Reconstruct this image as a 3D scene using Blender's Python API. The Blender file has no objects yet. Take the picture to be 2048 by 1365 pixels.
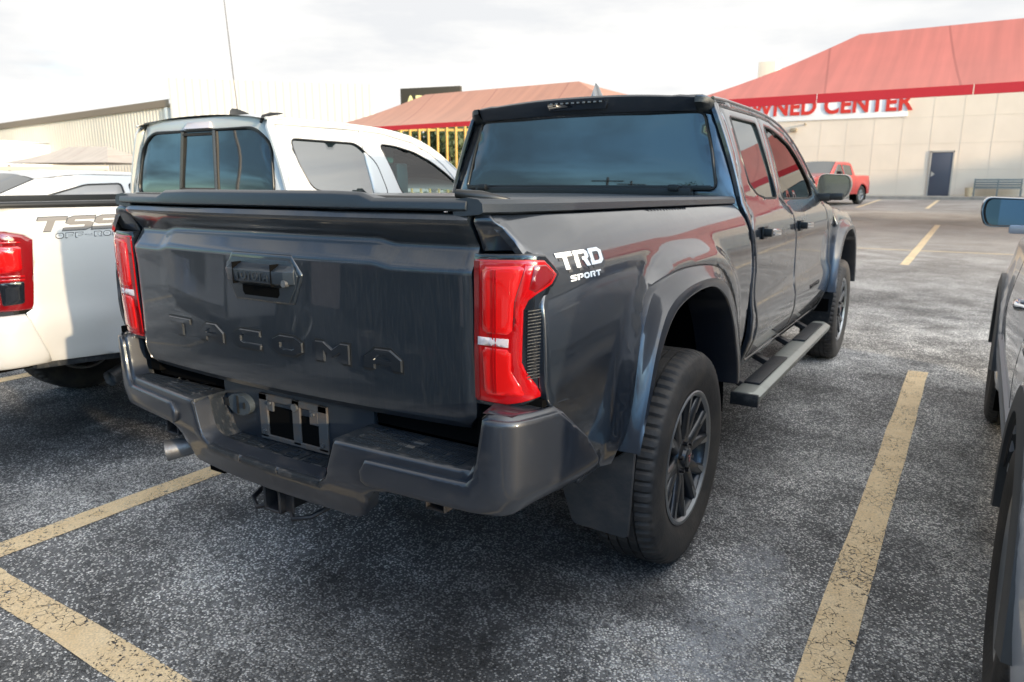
import bpy, bmesh, math, random
from mathutils import Vector, Matrix
from mathutils.geometry import delaunay_2d_cdt
R = math.radians
rnd = random.Random(7)
sc = bpy.context.scene
COL = sc.collection

# ------------------------------------------------------------ camera, sky, sun
CAMP = Vector((1.69297, -1.43023, 1.37180))
cr = Vector((.849645, .527356, -.000215)); cu = Vector((-.113074, .182576, .976668)); cf = Vector((-.515091, .829796, -.214755))
cam = bpy.data.cameras.new('camera'); camo = bpy.data.objects.new('camera', cam); COL.objects.link(camo)
camo.matrix_world = Matrix(((cr.x, cu.x, -cf.x, CAMP.x), (cr.y, cu.y, -cf.y, CAMP.y), (cr.z, cu.z, -cf.z, CAMP.z), (0, 0, 0, 1)))
cam.sensor_width = 36; cam.lens = 1446.91 / 2048 * 36; cam.clip_end = 2000; cam.clip_start = .05
cam.dof.use_dof = True; cam.dof.focus_distance = 2.15; cam.dof.aperture_fstop = 5.0
sc.camera = camo
def at(px, py, depth):      # world point seen at photo pixel (2048 wide) at a given distance along the view
    return CAMP + (cf + cr * ((px - 1024) / 1446.91) + cu * ((682.5 - py) / 1446.91)) * depth

SUN_EL, SUN_DIR = 9.5, Vector((1, -.27, 0)).normalized()
w = bpy.data.worlds.new('World'); sc.world = w; w.use_nodes = True
nt = w.node_tree; nt.nodes.clear()
def N(t, nt=nt, **k):
    n = nt.nodes.new(t)
    for a, b in k.items(): setattr(n, a, b)
    return n
out = N('ShaderNodeOutputWorld'); bg = N('ShaderNodeBackground'); sky = N('ShaderNodeTexSky')
sky.sky_type = 'NISHITA'; sky.sun_disc = False; sky.sun_elevation = R(SUN_EL)
sky.sun_rotation = math.atan2(SUN_DIR.x, SUN_DIR.y)
sky.air_density = 1.0; sky.dust_density = .4
tc = N('ShaderNodeTexCoord'); mp = N('ShaderNodeMapping'); mp.inputs['Scale'].default_value = (1.6, 1.6, 7.0)
nz = N('ShaderNodeTexNoise'); nz.inputs['Scale'].default_value = 1.5; nz.inputs['Detail'].default_value = 7; nz.inputs['Roughness'].default_value = .55
rmp = N('ShaderNodeValToRGB'); rmp.color_ramp.elements[0].position = .44; rmp.color_ramp.elements[1].position = .62
sep = N('ShaderNodeSeparateXYZ')
hz = N('ShaderNodeMapRange'); hz.inputs[1].default_value = -.02; hz.inputs[2].default_value = .55; hz.inputs[3].default_value = .95; hz.inputs[4].default_value = .45
mul = N('ShaderNodeMath', operation='MULTIPLY')
mixc = N('ShaderNodeMixRGB'); mixc.inputs[2].default_value = (2.0, 2.06, 2.16, 1)   # grey cloud
L = nt.links.new
L(tc.outputs['Generated'], mp.inputs[0]); L(mp.outputs[0], nz.inputs['Vector']); L(nz.outputs['Fac'], rmp.inputs[0])
L(tc.outputs['Generated'], sep.inputs[0]); L(sep.outputs['Z'], hz.inputs[0]); L(rmp.outputs[0], mul.inputs[0]); L(hz.outputs[0], mul.inputs[1])
# bright thin cloud veil over the half of the sky in front of the camera, clear blue behind it
tint = N('ShaderNodeMixRGB', blend_type='MULTIPLY'); tint.inputs[0].default_value = 1; tint.inputs[2].default_value = (.52, .76, 1.02, 1); L(sky.outputs[0], tint.inputs[1])
veil = N('ShaderNodeMixRGB'); veil.inputs[2].default_value = (2.85, 2.80, 2.70, 1)
vy = N('ShaderNodeMath', operation='MULTIPLY_ADD'); vy.inputs[1].default_value = .42; L(sep.outputs['Y'], vy.inputs[0])
vz = N('ShaderNodeMath', operation='MULTIPLY_ADD'); vz.inputs[1].default_value = .40; L(sep.outputs['Z'], vz.inputs[0])
vn = N('ShaderNodeTexNoise'); vn.inputs['Scale'].default_value = 2.2; vn.inputs['Detail'].default_value = 6; L(mp.outputs[0], vn.inputs['Vector'])
L(vn.outputs['Fac'], vz.inputs[2]); L(vz.outputs[0], vy.inputs[2]); vr = N('ShaderNodeMapRange', interpolation_type='SMOOTHSTEP'); vr.inputs[1].default_value = .30; vr.inputs[2].default_value = .72; L(vy.outputs[0], vr.inputs[0])
L(tint.outputs[0], veil.inputs[1]); L(vr.outputs[0], veil.inputs[0])
L(veil.outputs[0], mixc.inputs[1]); m3 = N('ShaderNodeMath', operation='MULTIPLY'); m4 = N('ShaderNodeMath', operation='MULTIPLY_ADD'); m4.inputs[1].default_value = .12; m4.inputs[2].default_value = .88; ck = N('ShaderNodeMixRGB'); ck.inputs[1].default_value = (.42, .50, .60, 1); ck.inputs[2].default_value = mixc.inputs[2].default_value[:]; L(vr.outputs[0], ck.inputs[0]); L(ck.outputs[0], mixc.inputs[2]); L(vr.outputs[0], m4.inputs[0]); L(mul.outputs[0], m3.inputs[0]); L(m4.outputs[0], m3.inputs[1]); L(m3.outputs[0], mixc.inputs[0]); 
# the sky is brightest round the low sun
dt = N('ShaderNodeVectorMath', operation='DOT_PRODUCT'); _d = Vector((SUN_DIR.x, SUN_DIR.y, .45)).normalized(); dt.inputs[1].default_value = _d
L(tc.outputs['Generated'], dt.inputs[0]); pm_ = N('ShaderNodeMapRange', interpolation_type='SMOOTHSTEP'); pm_.inputs[1].default_value = .25; pm_.inputs[2].default_value = 1.0; pm_.inputs[3].default_value = 1.0; pm_.inputs[4].default_value = 3.2; L(dt.outputs['Value'], pm_.inputs[0])
gs = N('ShaderNodeVectorMath', operation='SCALE'); L(mixc.outputs[0], gs.inputs[0]); L(pm_.outputs[0], gs.inputs['Scale']); L(gs.outputs[0], bg.inputs[0]); L(bg.outputs[0], out.inputs[0])
bg.inputs[1].default_value = .15
sun = bpy.data.lights.new('sun', 'SUN'); suno = bpy.data.objects.new('sun', sun); COL.objects.link(suno)
sun.energy = 2.1; sun.angle = R(1.2); sun.color = (1, .78, .52)
sd = Vector((SUN_DIR.x * math.cos(R(SUN_EL)), SUN_DIR.y * math.cos(R(SUN_EL)), math.sin(R(SUN_EL))))
suno.rotation_euler = sd.to_track_quat('Z', 'Y').to_euler(); suno.location = (0, 0, 30)
sc.view_settings.view_transform = 'Standard'; sc.view_settings.look = 'None'; sc.view_settings.exposure = 1.42; sc.view_settings.gamma = 1
sc.cycles.max_bounces = 8; sc.cycles.transparent_max_bounces = 12

# ------------------------------------------------------------ materials
MATS = {}
def mat(name, col, rough=.5, metal=0., coat=0., spec=.5, bump=0, bscale=50, var=0, vscale=4, dirt=None, dscale=(3, 3, 3), dlo=.5, dhi=.8,
        alpha=1, ior=1.5, cior=1.5, emit=None, objc=True, coatr=.03, trans=0, flake=0):
    m = bpy.data.materials.new(name); m.use_nodes = True; t = m.node_tree; b = t.nodes['Principled BSDF']
    b.inputs['Base Color'].default_value = (*col, 1); b.inputs['Roughness'].default_value = rough; b.inputs['Metallic'].default_value = metal
    b.inputs['Coat Weight'].default_value = coat; b.inputs['Coat IOR'].default_value = cior; b.inputs['Coat Roughness'].default_value = coatr; b.inputs['IOR'].default_value = ior
    b.inputs['Alpha'].default_value = alpha; b.inputs['Specular IOR Level'].default_value = spec; b.inputs['Transmission Weight'].default_value = trans
    if emit: b.inputs['Emission Color'].default_value = (*emit[0], 1); b.inputs['Emission Strength'].default_value = emit[1]
    co = N('ShaderNodeTexCoord', t).outputs['Object']
    cur = None
    if var:
        n = N('ShaderNodeTexNoise', t); n.inputs['Scale'].default_value = vscale; n.inputs['Detail'].default_value = 6; t.links.new(co, n.inputs['Vector'])
        r = N('ShaderNodeMapRange', t); r.inputs[1].default_value = .3; r.inputs[2].default_value = .7; r.inputs[3].default_value = 1 - var; r.inputs[4].default_value = 1 + var
        t.links.new(n.outputs['Fac'], r.inputs[0])
        v = N('ShaderNodeVectorMath', t, operation='SCALE'); v.inputs[0].default_value = col; t.links.new(r.outputs[0], v.inputs['Scale']); cur = v.outputs[0]
        t.links.new(cur, b.inputs['Base Color'])
    if dirt:
        p = N('ShaderNodeMapping', t); p.inputs['Scale'].default_value = dscale; t.links.new(co, p.inputs[0])
        n = N('ShaderNodeTexNoise', t); n.inputs['Scale'].default_value = 1; n.inputs['Detail'].default_value = 9; n.inputs['Roughness'].default_value = .65; t.links.new(p.outputs[0], n.inputs['Vector'])
        r = N('ShaderNodeMapRange', t); r.inputs[1].default_value = dlo; r.inputs[2].default_value = dhi; r.inputs[4].default_value = dirt[1]; t.links.new(n.outputs['Fac'], r.inputs[0])
        x = N('ShaderNodeMixRGB', t); x.inputs[1].default_value = (*col, 1); x.inputs[2].default_value = (*dirt[0], 1)
        if cur: t.links.new(cur, x.inputs[1])
        t.links.new(r.outputs[0], x.inputs[0]); t.links.new(x.outputs[0], b.inputs['Base Color'])
        r2 = N('ShaderNodeMapRange', t); r2.inputs[3].default_value = rough; r2.inputs[4].default_value = .8; t.links.new(r.outputs[0], r2.inputs[0]); t.links.new(r2.outputs[0], b.inputs['Roughness'])
        if coat:
            r3 = N('ShaderNodeMapRange', t); r3.inputs[3].default_value = coatr; r3.inputs[4].default_value = .5; t.links.new(r.outputs[0], r3.inputs[0]); t.links.new(r3.outputs[0], b.inputs['Coat Roughness'])
    if bump:
        n = N('ShaderNodeTexNoise', t); n.inputs['Scale'].default_value = bscale; n.inputs['Detail'].default_value = 3; t.links.new(co, n.inputs['Vector'])
        u = N('ShaderNodeBump', t); u.inputs['Strength'].default_value = bump; u.inputs['Distance'].default_value = .004; t.links.new(n.outputs['Fac'], u.inputs['Height']); t.links.new(u.outputs[0], b.inputs['Normal'])
    MATS[name] = m
    return m
paint = mat('grey paint', (.009, .014, .022), .35, .12, 1.0, cior=1.95, dirt=((.06, .055, .05), .22), dscale=(5, 5, 9), dlo=.5, dhi=.75)
paintg = mat('dusty tailgate paint', (.007, .012, .019), .36, .1, 1.0, cior=1.6, coatr=.02, dirt=((.060, .058, .056), .28), dscale=(260, 60, 16), dlo=.48, dhi=.78)
letm = mat('tailgate letter paint', (.010, .014, .020), .3, .2, 1.0, cior=1.7)
bumperm = mat('bumper paint', (.008, .012, .020), .45, 0, .7, cior=1.6, coatr=.07, dirt=((.07, .065, .06), .28), dscale=(14, 14, 20), dlo=.55, dhi=.8)
plast = mat('black plastic', (.010, .014, .019), .42, bump=.25, bscale=300, dirt=((.11, .105, .10), .6), dscale=(25, 60, 25), dlo=.5, dhi=.75)
flapm = mat('dusty flap rubber', (.035, .037, .040), .7, bump=.2, bscale=80, dirt=((.12, .10, .085), .6), dscale=(8, 8, 12), dlo=.42, dhi=.75)
plastc = mat('satin cap plastic', (.014, .020, .028), .36, coat=.3, coatr=.25, bump=.15, bscale=350)
vinyl = mat('bed cover', (.016, .024, .032), .28, coat=.2, bump=.3, bscale=60)
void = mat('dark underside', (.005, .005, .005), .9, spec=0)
rubber = mat('tyre rubber', (.020, .020, .021), .62, bump=.3, bscale=90, dirt=((.10, .085, .07), .55), dscale=(9, 9, 9), dlo=.42, dhi=.75)
trimr = mat('rubber seal', (.008, .009, .010), .35)
rimd = mat('dark wheel paint', (.028, .033, .040), .35, .6, .4, dirt=((.12, .10, .08), .4), dscale=(20, 20, 20))
rimm = mat('machined alloy', (.30, .32, .34), .38, .9)
rims = mat('silver wheel paint', (.32, .33, .34), .35, .8, .3)
steel = mat('bare steel', (.20, .21, .22), .45, .8, dirt=((.12, .07, .04), .6), dscale=(20, 20, 20))
steeld = mat('dirty galvanised frame', (.065, .07, .075), .6, .2, dirt=((.12, .085, .06), .8), dscale=(22, 22, 22), dlo=.42, dhi=.7)
rust = mat('rusty steel', (.035, .022, .015), .85, var=.5, vscale=30)
chas = mat('chassis black', (.012, .013, .016), .5, dirt=((.10, .07, .05), .6), dscale=(18, 18, 18))
alu = mat('side step metal', (.34, .36, .34), .42, .6, dirt=((.15, .14, .12), .35), dscale=(8, 8, 8))
glassd = mat('tinted rear glass', (.004, .010, .014), .02, coat=0, spec=1.0, ior=1.75)
glassw = mat('tinted side glass', (.010, .018, .022), .02, spec=1.0, ior=2.1)
redl = mat('red lens', (.36, .003, .005), .06, coat=1, ior=1.5, spec=.6)
redb = mat('bright red lens', (.62, .008, .008), .08, coat=1, spec=.6)
redd = mat('deep red lens', (.16, .004, .006), .06, coat=1, spec=.7)
lensb = mat('smoked lens edge', (.008, .010, .014), .05, coat=1)
lensc = mat('clear lens', (.55, .50, .52), .15, coat=1)
chrome = mat('chrome', (.75, .77, .8), .05, 1.0)
whitep = mat('white paint', (.46, .46, .45), .3, 0, 1.0, dirt=((.36, .33, .26), .25), dscale=(2, 2, 5), dlo=.55, dhi=.85)
whitel = mat('clean white paint', (.54, .54, .53), .3, 0, 1.0)
silverp = mat('silver paint', (.46, .49, .54), .35, .1, 1.0)
redp = mat('red paint', (.50, .03, .025), .35, .1, 1.0)
bluep = mat('blue paint', (.01, .12, .42), .3, .2, 1.0)
mirror = mat('mirror glass', (.40, .50, .50), .01, 1.0)
decalw = mat('white decal', (.82, .83, .84), .4)
decalg = mat('grey decal', (.17, .16, .15), .5)
decalk = mat('dark decal outline', (.06, .062, .066), .5)
darkp = mat('dark gloss badge', (.01, .01, .012), .2)
plastl = mat('socket plastic', (.04, .052, .062), .6, bump=.2, bscale=200)
grn = mat('teal tinted interior', (.02, .10, .11), .4)
def thinglass(name, tint, ior=1.5):
    m = bpy.data.materials.new(name); m.use_nodes = True; t = m.node_tree; t.nodes.clear()
    o = N('ShaderNodeOutputMaterial', t); tr = N('ShaderNodeBsdfTransparent', t); gl = N('ShaderNodeBsdfGlossy', t); mx = N('ShaderNodeMixShader', t); fr = N('ShaderNodeFresnel', t)
    tr.inputs[0].default_value = (*tint, 1); gl.inputs['Roughness'].default_value = .01; fr.inputs[0].default_value = ior
    t.links.new(fr.outputs[0], mx.inputs[0]); t.links.new(tr.outputs[0], mx.inputs[1]); t.links.new(gl.outputs[0], mx.inputs[2]); t.links.new(mx.outputs[0], o.inputs[0])
    return m
teal = thinglass('teal window glass', (.60, .86, .86), 1.7)
smoke = thinglass('smoked window glass', (.05, .07, .08), 1.9)

# ------------------------------------------------------------ mesh helpers
def link(name, me, m=None, parent=None, smooth=None):
    o = bpy.data.objects.new(name, me); COL.objects.link(o)
    if m: me.materials.append(m)
    if parent: o.parent = parent
    if smooth is not None:
        me.polygons.foreach_set('use_smooth', [True] * len(me.polygons))
        if smooth < 180: me.set_sharp_from_angle(angle=R(smooth))
    return o
class MB:
    def __init__(s): s.v = []; s.f = []
    def add(s, vs, fs):
        k = len(s.v); s.v += [Vector(v) for v in vs]; s.f += [tuple(i + k for i in f) for f in fs]; return s
    def box(s, c, d, rot=None, taper=1):
        x, y, z = [a / 2 for a in d]; vs = []
        for sx, sy, sz in ((-1,-1,-1),(1,-1,-1),(1,1,-1),(-1,1,-1),(-1,-1,1),(1,-1,1),(1,1,1),(-1,1,1)):
            k = taper if sz > 0 else 1
            p = Vector((sx * x * k, sy * y * k, sz * z))
            if rot: p = rot @ p
            vs.append(p + Vector(c))
        return s.add(vs, [(0,3,2,1),(4,5,6,7),(0,1,5,4),(1,2,6,5),(2,3,7,6),(3,0,4,7)])
    def quad(s, *p): return s.add(p, [tuple(range(len(p)))])
    def tube(s, pts, r, n=10, cap=True):
        pts = [Vector(p) for p in pts]; rr = r if isinstance(r, (list, tuple)) else [r] * len(pts); k = len(s.v); prev = None
        for i, p in enumerate(pts):
            d = (pts[min(i + 1, len(pts) - 1)] - pts[max(i - 1, 0)]).normalized()
            if prev is None: a = d.orthogonal().normalized()
            else: a = (prev - d * prev.dot(d)).normalized()
            prev = a; b = d.cross(a)
            for j in range(n):
                t = 2 * math.pi * j / n; s.v.append(p + (a * math.cos(t) + b * math.sin(t)) * rr[i])
        for i in range(len(pts) - 1):
            for j in range(n):
                a0 = k + i * n + j; a1 = k + i * n + (j + 1) % n; s.f.append((a0, a1, a1 + n, a0 + n))
        if cap: s.f.append(tuple(k + j for j in reversed(range(n)))); s.f.append(tuple(k + (len(pts) - 1) * n + j for j in range(n)))
        return s
    def loft(s, secs, closed=False, cap=False):
        k = len(s.v); n = len(secs[0])
        for c in secs: s.v += [Vector(p) for p in c]
        for i in range(len(secs) - 1):
            for j in range(n if closed else n - 1):
                a = k + i * n + j; b = k + i * n + (j + 1) % n; s.f.append((a, b, b + n, a + n))
        if cap: s.f.append(tuple(k + j for j in reversed(range(n)))); s.f.append(tuple(k + (len(secs) - 1) * n + j for j in range(n)))
        return s
    def prism(s, poly, fa, fb):      # same outline mapped by two functions: front and back, joined round the rim
        n = len(poly); k = len(s.v); s.v += [Vector(fa(*p)) for p in poly] + [Vector(fb(*p)) for p in poly]
        s.f.append(tuple(k + i for i in range(n))); s.f.append(tuple(k + n + i for i in reversed(range(n))))
        for i in range(n): j = (i + 1) % n; s.f.append((k + j, k + i, k + n + i, k + n + j))
        return s
    def mir(s): s.v = [Vector((-v.x, v.y, v.z)) for v in s.v]; s.f = [tuple(reversed(f)) for f in s.f]; return s
    def both(s):
        k = len(s.v); vv = [Vector((-v.x, v.y, v.z)) for v in s.v]; ff = [tuple(i + k for i in reversed(f)) for f in s.f]; s.v += vv; s.f += ff; return s
    def build(s, name, m, parent=None, smooth=None, bev=0, seg=2, fix=True):
        me = bpy.data.meshes.new(name); me.from_pydata([tuple(v) for v in s.v], [], s.f)
        bm = bmesh.new(); bm.from_mesh(me)
        if fix: bmesh.ops.recalc_face_normals(bm, faces=bm.faces)
        if bev: bmesh.ops.bevel(bm, geom=[e for e in bm.edges if e.is_manifold and e.calc_face_angle(0) > R(22)], offset=bev, segments=seg, affect='EDGES', clamp_overlap=True, profile=.6)
        bm.to_mesh(me); bm.free()
        return link(name, me, m, parent, smooth if smooth is not None else (35 if bev else None))
def lerp(t, pts):
    if t <= pts[0][0]: return pts[0][1]
    for (a, b), (c, d) in zip(pts, pts[1:]):
        if t <= c: return b + (d - b) * (t - a) / (c - a)
    return pts[-1][1]
def slerp(t, pts):      # smooth monotone-ish interpolation
    if t <= pts[0][0]: return pts[0][1]
    if t >= pts[-1][0]: return pts[-1][1]
    for i in range(len(pts) - 1):
        if t <= pts[i + 1][0]:
            x0, y0 = pts[i]; x1, y1 = pts[i + 1]; h = x1 - x0; u = (t - x0) / h
            def tan(j):
                if j <= 0 or j >= len(pts) - 1: q = 0 if j <= 0 else len(pts) - 2; return (pts[q + 1][1] - pts[q][1]) / (pts[q + 1][0] - pts[q][0])
                a = (pts[j][1] - pts[j-1][1]) / (pts[j][0] - pts[j-1][0]); b = (pts[j+1][1] - pts[j][1]) / (pts[j+1][0] - pts[j][0])
                return 0 if a * b <= 0 else 2 * a * b / (a + b)
            m0, m1 = tan(i) * h, tan(i + 1) * h
            return (2*u**3 - 3*u*u + 1) * y0 + (u**3 - 2*u*u + u) * m0 + (-2*u**3 + 3*u*u) * y1 + (u**3 - u*u) * m1
def ss(a, b, x):
    t = max(0, min(1, (x - a) / (b - a))); return t * t * (3 - 2 * t)
def resamp(poly, h, closed=True):
    o = []; n = len(poly)
    for i in range(n if closed else n - 1):
        a = poly[i]; b = poly[(i + 1) % n]; d = math.dist(a, b); k = max(1, round(d / h))
        for j in range(k): o.append((a[0] + (b[0] - a[0]) * j / k, a[1] + (b[1] - a[1]) * j / k))
    if not closed: o.append(tuple(poly[-1]))
    return o
def crom(pts, n, closed=False):      # catmull-rom smoothing
    o = []; m = len(pts)
    for i in range(m if closed else m - 1):
        g = (lambda k: pts[k % m]) if closed else (lambda k: pts[max(0, min(m - 1, k))])
        p0, p1, p2, p3 = g(i - 1), g(i), g(i + 1), g(i + 2)
        for j in range(n):
            t = j / n; o.append(tuple(.5 * (2 * b + (c - a) * t + (2*a - 5*b + 4*c - d) * t*t + (3*b - a - 3*c + d) * t**3) for a, b, c, d in zip(p0, p1, p2, p3)))
    if not closed: o.append(tuple(pts[-1]))
    return o
def arcl(pts, n):      # n points evenly spaced along an open polyline
    d = [0]
    for a, b in zip(pts, pts[1:]): d.append(d[-1] + math.dist(a, b))
    o = []; k = 0
    for i in range(n):
        t = d[-1] * i / (n - 1)
        while k < len(pts) - 2 and d[k + 1] < t: k += 1
        u = (t - d[k]) / max(1e-9, d[k + 1] - d[k]); o.append(tuple(a + (b - a) * u for a, b in zip(pts[k], pts[k + 1])))
    return o
def rc(poly, r, n=3):      # round the corners of a polygon
    o = []; m = len(poly)
    for i in range(m):
        p = Vector(poly[i][:2]); a = Vector(poly[i - 1][:2]); b = Vector(poly[(i + 1) % m][:2])
        rr = min(r, (a - p).length * .45, (b - p).length * .45)
        s = p + (a - p).normalized() * rr; e = p + (b - p).normalized() * rr
        for j in range(n + 1):
            t = j / n; o.append(tuple(s * (1 - t)**2 + p * 2 * t * (1 - t) + e * t * t))
    return o
def inpoly(x, y, P):
    c = False; j = len(P) - 1
    for i in range(len(P)):
        xi, yi = P[i]; xj, yj = P[j]
        if (yi > y) != (yj > y) and x < (xj - xi) * (y - yi) / (yj - yi) + xi: c = not c
        j = i
    return c
def sdist(x, y, S):
    m = 1e9
    for ax, ay, dx, dy, l2 in S:
        t = ((x - ax) * dx + (y - ay) * dy) / l2; t = 0 if t < 0 else 1 if t > 1 else t
        e = (x - ax - t * dx)**2 + (y - ay - t * dy)**2
        if e < m: m = e
    return math.sqrt(m)
def panel(name, poly, f, m, parent=None, holes=(), h=.035, rr=.005, skirt=.016, sx=1, flipn=1, hr=None):
    """curved sheet: outline poly in (a,b) mapped by f to space; edges rolled in by radius rr and folded back by skirt"""
    loops = [resamp(poly, h)] + [resamp(q, h) for q in holes]
    pts = []; edges = []
    for lp in loops:
        k = len(pts); pts += lp; edges += [(k + i, k + (i + 1) % len(lp)) for i in range(len(lp))]
    S = []
    for lp in loops:
        for i in range(len(lp)):
            a = lp[i]; b = lp[(i + 1) % len(lp)]; dx, dy = b[0] - a[0], b[1] - a[1]; S.append((a[0], a[1], dx, dy, dx*dx + dy*dy + 1e-12))
    inside = lambda x, y: inpoly(x, y, loops[0]) and not any(inpoly(x, y, q) for q in loops[1:])
    nb = len(pts); extra = []
    if rr:
        for lp in loops:
            for i in range(len(lp)):
                a = lp[i - 1]; p = lp[i]; b = lp[(i + 1) % len(lp)]
                t = Vector((b[0] - a[0], b[1] - a[1])).normalized(); nn = Vector((-t.y, t.x))
                for d in (.35, 1.0):
                    for sg in (1, -1):
                        q = (p[0] + nn.x * sg * rr * d, p[1] + nn.y * sg * rr * d)
                        if inside(*q) and sdist(*q, S) > rr * d * .8: extra.append(q)
    x0 = min(p[0] for p in pts); x1 = max(p[0] for p in pts); y0 = min(p[1] for p in pts); y1 = max(p[1] for p in pts)
    nx = int((x1 - x0) / h) + 1; ny = int((y1 - y0) / h) + 1
    for i in range(1, nx):
        for j in range(1, ny):
            q = (x0 + (x1 - x0) * i / nx, y0 + (y1 - y0) * j / ny)
            if inside(*q) and sdist(*q, S) > max(h * .45, rr * 1.4): extra.append(q)
    V, E_, F, *_ = delaunay_2d_cdt([Vector(p) for p in pts + extra], edges, [], 0, 1e-7)
    F = [t for t in F if inside(sum(V[i].x for i in t) / 3, sum(V[i].y for i in t) / 3)]
    e = .002; P3 = []; NN = []
    for v in V:
        a, b = v.x, v.y; p = Vector(f(a, b)); n = (Vector(f(a + e, b)) - Vector(f(a - e, b))).cross(Vector(f(a, b + e)) - Vector(f(a, b - e))).normalized() * flipn
        if rr:
            d = sdist(a, b, S)
            if d < rr: p -= n * (rr - math.sqrt(max(0, rr*rr - (rr - d)**2)))
        P3.append(p); NN.append(n)
    cnt = {}
    for t in F:
        for i in range(3):
            k = (t[i], t[(i + 1) % 3]); cnt[tuple(sorted(k))] = cnt.get(tuple(sorted(k)), 0) + 1
    if flipn < 0: F = [tuple(reversed(t)) for t in F]
    fs = [tuple(t) for t in F]
    if skirt:
        mp_ = {}
        def dup(i):
            if i not in mp_: mp_[i] = len(P3); P3.append(P3[i].copy()); P3.append(P3[i] - NN[i] * skirt)
            return mp_[i]
        for t in F:
            for i in range(3):
                a, b = t[i], t[(i + 1) % 3]
                if cnt[tuple(sorted((a, b)))] == 1: A, B = dup(a), dup(b); fs.append((B, A, A + 1, B + 1))
    vs = [(v.x * sx, v.y, v.z) for v in P3]
    if sx < 0: fs = [tuple(reversed(t)) for t in fs]
    me = bpy.data.meshes.new(name); me.from_pydata(vs, [], fs)
    return link(name, me, m, parent, 180)
def tag(o, label, cat, group=None, kind=None):
    if label: o['label'] = label
    if cat: o['category'] = cat
    if group: o['group'] = group
    if kind: o['kind'] = kind
    return o
def thing(name, label, cat, loc=(0, 0, 0), rz=0, group=None):
    o = bpy.data.objects.new(name, None); COL.objects.link(o); o.location = loc; o.rotation_euler = (0, 0, rz); o.empty_display_size = .2
    return tag(o, label, cat, group)
def copy_tree(o, parent=None):
    c = o.copy(); COL.objects.link(c); c.parent = parent
    for ch in list(o.children): copy_tree(ch, c)
    return c
def text(name, s, size, m, parent, matw, ext=.001, bold=0, sx=1.0, space=1.0, align='CENTER'):
    cu_ = bpy.data.curves.new(name, 'FONT'); cu_.body = s; cu_.size = size; cu_.extrude = ext; cu_.offset = bold; cu_.align_x = align; cu_.align_y = 'CENTER'; cu_.space_character = space
    t = bpy.data.objects.new(name, cu_); COL.objects.link(t)
    me = bpy.data.meshes.new_from_object(t.evaluated_get(bpy.context.evaluated_depsgraph_get()))
    bpy.data.objects.remove(t); me.transform(matw @ Matrix.Diagonal((sx, 1, 1, 1)))
    return link(name, me, m, parent)

# block letters as outlines in a unit cell (holes are separate pieces joined edge to edge)
LET = {
 'T': [[(0,1),(0,.74),(.37,.74),(.37,0),(.63,0),(.63,.74),(1,.74),(1,1)]],
 'A': [[(0,0),(0,.55),(.3,1),(.7,1),(1,.55),(1,0),(.74,0),(.74,.52),(.6,.76),(.4,.76),(.26,.52),(.26,0)], [(.26,.24),(.26,.44),(.74,.44),(.74,.24)]],
 'C': [[(.25,0),(0,.25),(0,.75),(.25,1),(1,1),(1,.76),(.36,.76),(.25,.65),(.25,.35),(.36,.24),(1,.24),(1,0)]],
 'O': [[(.25,0),(0,.25),(0,.75),(.25,1),(.5,1),(.5,.76),(.36,.76),(.25,.65),(.25,.35),(.36,.24),(.5,.24),(.5,0)], [(.5,0),(.5,.24),(.64,.24),(.75,.35),(.75,.65),(.64,.76),(.5,.76),(.5,1),(.75,1),(1,.75),(1,.25),(.75,0)]],
 'M': [[(0,0),(0,1),(.24,1),(.5,.62),(.76,1),(1,1),(1,0),(.76,0),(.76,.58),(.5,.24),(.24,.58),(.24,0)]],
 'R': [[(0,0),(0,1),(.8,1),(1,.86),(1,.55),(.85,.42),(1,0),(.72,0),(.56,.4),(.5,.4),(.5,.58),(.74,.62),(.74,.78),(.27,.78),(.27,0)]],
 'D': [[(0,0),(0,1),(.5,1),(.5,.78),(.27,.78),(.27,.22),(.5,.22),(.5,0)], [(.5,0),(.5,.22),(.65,.22),(.74,.3),(.74,.7),(.65,.78),(.5,.78),(.5,1),(.75,1),(1,.8),(1,.2),(.75,0)]],
 'S': [[(0,0),(0,.22),(.72,.22),(.72,.4),(.2,.4),(0,.52),(0,.86),(.2,1),(1,1),(1,.78),(.28,.78),(.28,.62),(.8,.62),(1,.5),(1,.14),(.8,0)]],
 'P': [[(0,0),(0,1),(.8,1),(1,.86),(1,.45),(.8,.3),(.5,.3),(.5,.5),(.72,.5),(.72,.78),(.27,.78),(.27,0)]],
 'F': [[(0,0),(0,1),(1,1),(1,.78),(.27,.78),(.27,.6),(.85,.6),(.85,.4),(.27,.4),(.27,0)]],
 '-': [[(.1,.42),(.1,.6),(.9,.6),(.9,.42)]],
}
LET['S2'] = LET['S']
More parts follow.
